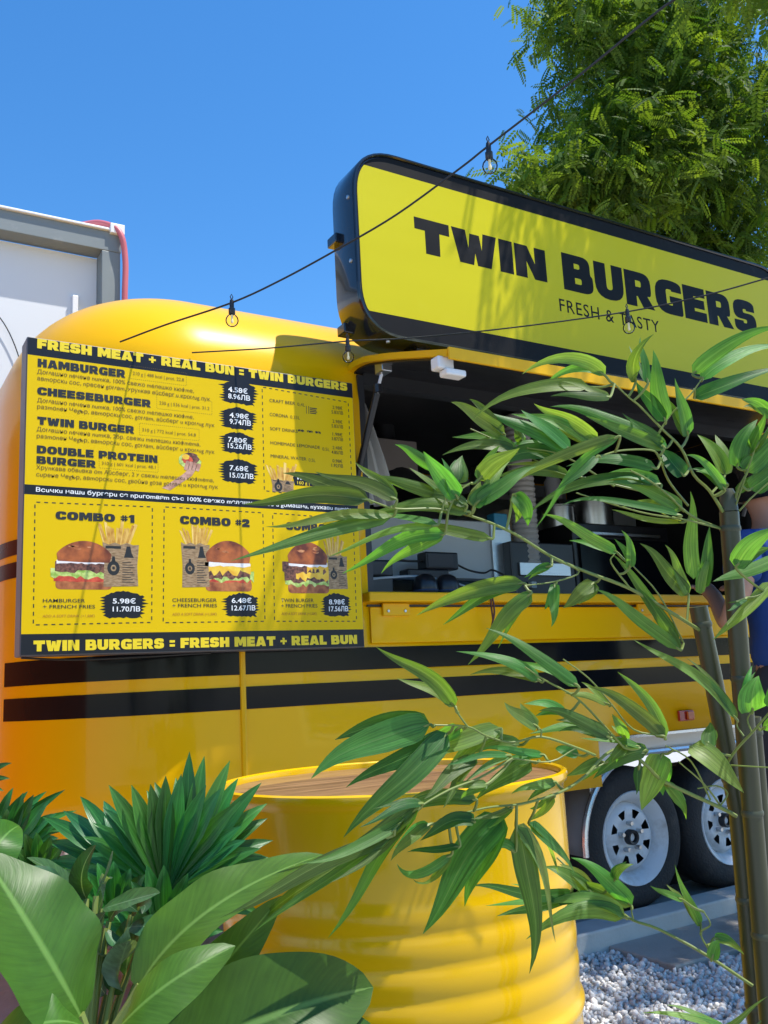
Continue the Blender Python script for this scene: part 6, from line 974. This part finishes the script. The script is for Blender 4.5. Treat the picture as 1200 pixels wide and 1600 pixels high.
nod = [(px, py, .98, .15, .11), (px, py, 1.15, .14, .105), (px, py + .01, 1.32, .165, .115), (px, py + .01, 1.47, .15, .10), (px, py + .01, 1.555, .062, .062), (px, py + .03, 1.63, .055, .058), (px - .005, py + .05, 1.72, .078, .095), (px - .005, py + .05, 1.80, .062, .075),
       (px - .19, py + .01, 1.48, .058), (px - .275, py - .02, 1.32, .046), (px - .31, py + .03, 1.18, .038), (px - .13, py + .22, 1.31, .032), (px - .05, py + .33, 1.368, .024, .034),
       (px + .19, py + .01, 1.48, .058), (px + .29, py - .02, 1.32, .046), (px + .32, py + .06, 1.17, .038), (px + .26, py + .26, 1.30, .032), (px + .22, py + .37, 1.365, .024, .034),
       (px - .09, py, .88, .095), (px - .11, py + .02, .50, .062), (px - .115, py, .12, .042), (px - .12, py + .10, .045, .04, .03), (px + .09, py, .88, .095), (px + .11, py + .02, .50, .062), (px + .115, py, .12, .042), (px + .12, py + .10, .045, .04, .03)]
edg = [(0, 1), (1, 2), (2, 3), (3, 4), (4, 5), (5, 6), (6, 7), (3, 8), (8, 9), (9, 10), (10, 11), (11, 12), (3, 13), (13, 14), (14, 15), (15, 16), (16, 17), (0, 18), (18, 19), (19, 20), (20, 21), (0, 22), (22, 23), (23, 24), (24, 25)]
skin_body("body", nod, edg, M_skin, 2, Pn)
g_ = .016
nod = [(px, py, .97, .20 + g_, .16 + g_), (px, py, 1.15, .145 + g_, .108 + g_), (px, py + .01, 1.32, .168 + g_, .118 + g_), (px, py + .01, 1.47, .152 + g_, .102 + g_), (px, py + .01, 1.535, .075 + g_, .070 + g_), (px - .19, py + .01, 1.48, .062 + g_), (px - .24, py - .01, 1.395, .060 + g_), (px - .268, py - .017, 1.345, .060 + g_), (px + .19, py + .01, 1.48, .062 + g_), (px + .25, py - .01, 1.395, .060 + g_), (px + .28, py - .017, 1.345, .060 + g_)]
skin_body("t_shirt", nod, [(0, 1), (1, 2), (2, 3), (3, 4), (3, 5), (5, 6), (6, 7), (3, 8), (8, 9), (9, 10)], M_shirt, 2, Pn)
nod = [(px, py, 1.10, .175, .135), (px, py, .95, .21, .17), (px - .09, py, .86, .135), (px - .11, py + .02, .50, .095), (px - .115, py, .10, .075), (px + .09, py, .86, .135), (px + .11, py + .02, .50, .095), (px + .115, py, .10, .075)]
skin_body("trousers", nod, [(0, 1), (1, 2), (2, 3), (3, 4), (1, 5), (5, 6), (6, 7)], M_trouser, 2, Pn)
nod = [(px - .005, py + .02, 1.755, .080, .088), (px - .005, py + .03, 1.82, .078, .090), (px - .005, py + .02, 1.68, .060, .05)]
skin_body("hair", nod, [(0, 1), (0, 2)], M_hair, 2, Pn)
for s in (-1, 1):
    skin_body("ear", [(px - .005 + s * .080, py + .045, 1.71, .010, .016), (px - .005 + s * .088, py + .035, 1.735, .008, .016)], [(0, 1)], M_skin, 2, Pn)
    skin_body("shoe", [(px + s * .115, py - .02, .05, .045, .04), (px + s * .12, py + .15, .04, .045, .03)], [(0, 1)], M_shoe, 2, Pn)
    hx = px + (-.05 if s < 0 else .22)
    for k in range(5):
        if k < 4: nodes = [(hx + (k - 1.5) * .017, py + .39, 1.372, .009), (hx + (k - 1.5) * .019, py + .43, 1.380, .0085), (hx + (k - 1.5) * .020, py + .455 - .006 * abs(k - 1.4), 1.366, .0075)]
        else: nodes = [(hx - s * .03, py + .36, 1.366, .010), (hx - s * .05, py + .40, 1.368, .009), (hx - s * .052, py + .425, 1.366, .008)]
        skin_body("finger", nodes, [(0, 1), (1, 2)], M_skin, 1, Pn)

# ------------------------------------------------------------------ tree
Tr = thing("acacia_tree", "large feathery leaved acacia tree spreading over the sign at upper right", "tree", (7.9, 5.2, 0))
mb = MB(); mb.tube(catmull([(7.9, 5.2, 0), (7.88, 5.15, 1.0), (7.85, 5.1, 2.0), (7.8, 5.0, 3.0), (7.7, 4.9, 3.8)], 6), [.24 - .0045 * i for i in range(25)], 14); mb.build("trunk", M_bark, Tr, smooth=True)
tips = []
def limb(a, b, r0, n=3):
    a, b = Vector(a), Vector(b); mid = a.lerp(b, .5) + Vector((0, 0, .25))
    cv = catmull([a, mid, b], 8); mb = MB(); mb.tube(cv, [r0 * (1 - .8 * i / (len(cv) - 1)) for i in range(len(cv))], 8); mb.build("limb", M_bark, Tr, smooth=True)
    return [Vector(c) for c in cv]
hub_ = (7.7, 4.9, 3.75)
limbs = []
for e, r0 in (((5.6, 5.0, 5.6), .07), ((6.0, 5.0, 6.6), .07), ((7.0, 4.6, 6.6), .08)): limbs.append(limb(hub_, e, r0))
for a_, e, r0 in (((7.6, 4.6, 3.9), (7.2, 1.9, 4.9), .09), ((7.2, 1.9, 4.9), (5.3, 1.9, 4.8), .06), ((5.3, 1.9, 4.8), (4.5, 1.5, 4.8), .035), ((4.5, 1.5, 4.8), (2.25, 1.5, 4.44), .025)): limbs.append(limb(a_, e, r0))  # last limb added, out of view, to carry the clump shading the wall
# crown: pinnate fronds scattered through clumps
CL = [  # centre, radii, fronds
 ((4.15, 4.55, 4.58), (.30, .35, .10), 90), ((4.50, 4.6, 4.70), (.35, .5, .18), 260), ((4.85, 4.6, 4.74), (.40, .5, .28), 420), ((5.05, 4.6, 5.25), (.40, .6, .35), 380), ((4.95, 4.6, 6.35), (.36, .6, .40), 300),
 ((5.60, 4.7, 5.60), (.9, .9, .75), 1500), ((5.20, 4.6, 4.85), (.80, .7, .40), 850), ((5.9, 4.6, 5.0), (.9, .8, .50), 1250), ((6.3, 4.5, 5.9), (1.1, .9, .9), 1500), ((5.55, 4.6, 6.5), (.75, .8, .6), 800), ((6.2, 4.6, 6.9), (1.1, .9, .7), 950),
 ((6.9, 4.4, 5.2), (.8, .8, .9), 850), ((6.4, 4.9, 4.5), (.9, .5, .35), 900),
 # the part that hangs over the forecourt; first clump added to shade the trailer wall
 ((2.27, 1.50, 4.42), (.30, .09, .10), 120), ((2.95, 1.9, 4.45), (.42, .5, .22), 210), ((3.62, 1.80, 4.55), (.62, .50, .26), 640), ((4.4, 1.7, 4.75), (.7, .65, .35), 950), ((5.2, 1.7, 4.8), (.8, .8, .4), 800), ((4.0, 2.25, 4.8), (.65, .5, .3), 560), ((4.9, 2.5, 5.2), (.9, .7, .4), 700), ((5.9, 2.6, 5.2), (.8, .7, .45), 500), ((4.6, .8, 4.6), (.7, .5, .3), 400), ((5.5, .8, 4.7), (.7, .6, .35), 360), ((3.85, .75, 4.5), (.5, .45, .22), 200)]
def frond_template(npair, L, lw, ll):
    v = []; f = []
    for i in range(npair * 2 + 1):
        k = i // 2; s = 1 if i % 2 else -1
        y = L * (k + 1.2) / (npair + 1.2)
        if i == npair * 2: dx, dy = 0, 1; o = (0, L)
        else: dx, dy = s * .90, .42; o = (s * .002, y)
        g_ = ll * (1 - .45 * abs((k / npair) - .45) ** 1.3)
        px_, py_ = -dy, dx
        dr = -.25
        p0 = (o[0], o[1], 0); 
        def q(t, w): return (o[0] + dx * g_ * t + px_ * lw * w, o[1] + dy * g_ * t + py_ * lw * w, dr * g_ * t * t - .0)
        n = len(v); v += [q(0, 0), q(.35, .5), q(.8, .42), q(1, 0), q(.8, -.42), q(.35, -.5)]; f += [(n, n + 1, n + 2, n + 3), (n, n + 3, n + 4, n + 5)]
    n = len(v); v += [(-.0012, 0, 0), (.0012, 0, 0), (.0008, L, 0), (-.0008, L, 0)]; f.append((n, n + 1, n + 2, n + 3))
    v = np.array(v); v[:, 2] -= (v[:, 1] / L) ** 2 * L * .28
    return v, np.array(f)
def crown(CL, name, parent, size=1.0):
    VV = []; FF = []; TI = []; off = 0
    temps = [frond_template(8, .17, .0165, .034), frond_template(9, .21, .0165, .036), frond_template(7, .15, .0155, .033)]
    for c, r, n in CL:
        # sub clumps for uneven density
        m = max(6, n // 22); u = rng.normal(size=(m, 3)); u /= np.linalg.norm(u, axis=1)[:, None]; sub = np.array(c) + u * np.array(r) * rng.uniform(.35, 1.0, (m, 1))
        for k in range(n):
            s = sub[rng.integers(m)]; p = s + np.clip(rng.normal(size=3), -1.7, 1.7) * np.minimum(np.array([.17, .17, .12]), np.array(r) * .9) * size
            t = temps[rng.integers(3)]; V = t[0] * (rng.uniform(.75, 1.25) * size)
            az = rng.uniform(0, 2 * np.pi); el = rng.uniform(-.9, .35); roll = rng.normal() * .45
            d = np.array([np.cos(az) * np.cos(el), np.sin(az) * np.cos(el), np.sin(el)])
            sd = np.cross(d, [0, 0, 1]); sd /= np.linalg.norm(sd); nn = np.cross(sd, d)
            s2 = sd * np.cos(roll) + nn * np.sin(roll); n2 = nn * np.cos(roll) - sd * np.sin(roll)
            W = p + V[:, :1] * s2 + V[:, 1:2] * d + V[:, 2:] * n2
            VV.append(W); FF.append(t[1] + off); off += len(W); TI.append(np.full(len(W), rng.random()))
    W = np.concatenate(VV); F = np.concatenate(FF)
    me = bpy.data.meshes.new(name); me.vertices.add(len(W)); me.vertices.foreach_set('co', W.ravel()); me.loops.add(F.size); me.loops.foreach_set('vertex_index', F.ravel().astype(np.int32))
    me.polygons.add(len(F)); me.polygons.foreach_set('loop_start', np.arange(len(F)) * 4); me.polygons.foreach_set('loop_total', np.full(len(F), 4)); me.update()
    a = me.attributes.new('tint', 'FLOAT', 'POINT'); a.data.foreach_set('value', np.concatenate(TI))
    m, N, L, b = principled("acacia_leaf"); at_ = N.new("ShaderNodeAttribute"); at_.attribute_name = 'tint'
    cr = N.new("ShaderNodeValToRGB"); e = cr.color_ramp.elements; e[0].color = (.030, .078, .011, 1); e[1].color = (.115, .18, .027, 1); L.new(at_.outputs['Fac'], cr.inputs[0]); L.new(cr.outputs[0], b.inputs['Base Color']); b.inputs['Roughness'].default_value = .65; b.inputs['Specular IOR Level'].default_value = .25
    tr = N.new("ShaderNodeBsdfTranslucent"); mu = N.new("ShaderNodeMix"); mu.data_type = 'RGBA'; mu.blend_type = 'MULTIPLY'; mu.inputs[0].default_value = 1; mu.inputs[7].default_value = (2.4, 2.2, .6, 1); L.new(cr.outputs[0], mu.inputs[6]); L.new(mu.outputs[2], tr.inputs[0])
    ms = N.new("ShaderNodeMixShader"); ms.inputs[0].default_value = .45; L.new(b.outputs[0], ms.inputs[1]); L.new(tr.outputs[0], ms.inputs[2]); L.new(ms.outputs[0], N["Material Output"].inputs['Surface'])
    o = link_mesh(name, me, m, parent); o['kind'] = 'stuff'; return o
crown(CL, "crown", Tr)
# greenery behind the viewer, seen only in the glossy paint
far = [((-5 + 2.1 * i, -6.5 - 1.2 * (i % 3), 2.0 + .6 * ((i * 7) % 4)), (1.5, .8, 1.6 + .5 * (i % 2)), 230) for i in range(11)]
o = crown(far, "far_trees", None, 2.6); o['label'] = 'mass of trees beyond the forecourt, mirrored in the trailer paint'

# ------------------------------------------------------------------ orange kiosk beside the trailer, outside the view but mirrored in its glossy nose
Kk = thing("orange_kiosk", "orange kiosk with two dark red stripes standing to the left of the yellow trailer", "kiosk", (-1.7, 3.6, 0))
M_or = mat("kiosk_orange", (.80, .17, .006), .45, var=.06); mb = MB(); mb.box((-2.6, 2.3, .08), (-.62, 4.9, 2.45)); mb.build("wall", M_or, Kk, bevel=.05, seg=3)
for z0 in (1.44, 1.60):
    mb = MB(); mb.box((-2.602, 2.298, z0), (-.618, 4.902, z0 + .10)); mb.build("stripe", M_maroon, Kk)
mb = MB(); mb.box((-2.7, 2.2, 2.452), (-.55, 5.0, 2.53)); mb.build("roof", M_white, Kk, bevel=.02)
mb = MB(); mb.box((-2.5, 2.4, 0), (-.75, 4.8, .078)); mb.build("base", M_in_dark, Kk)
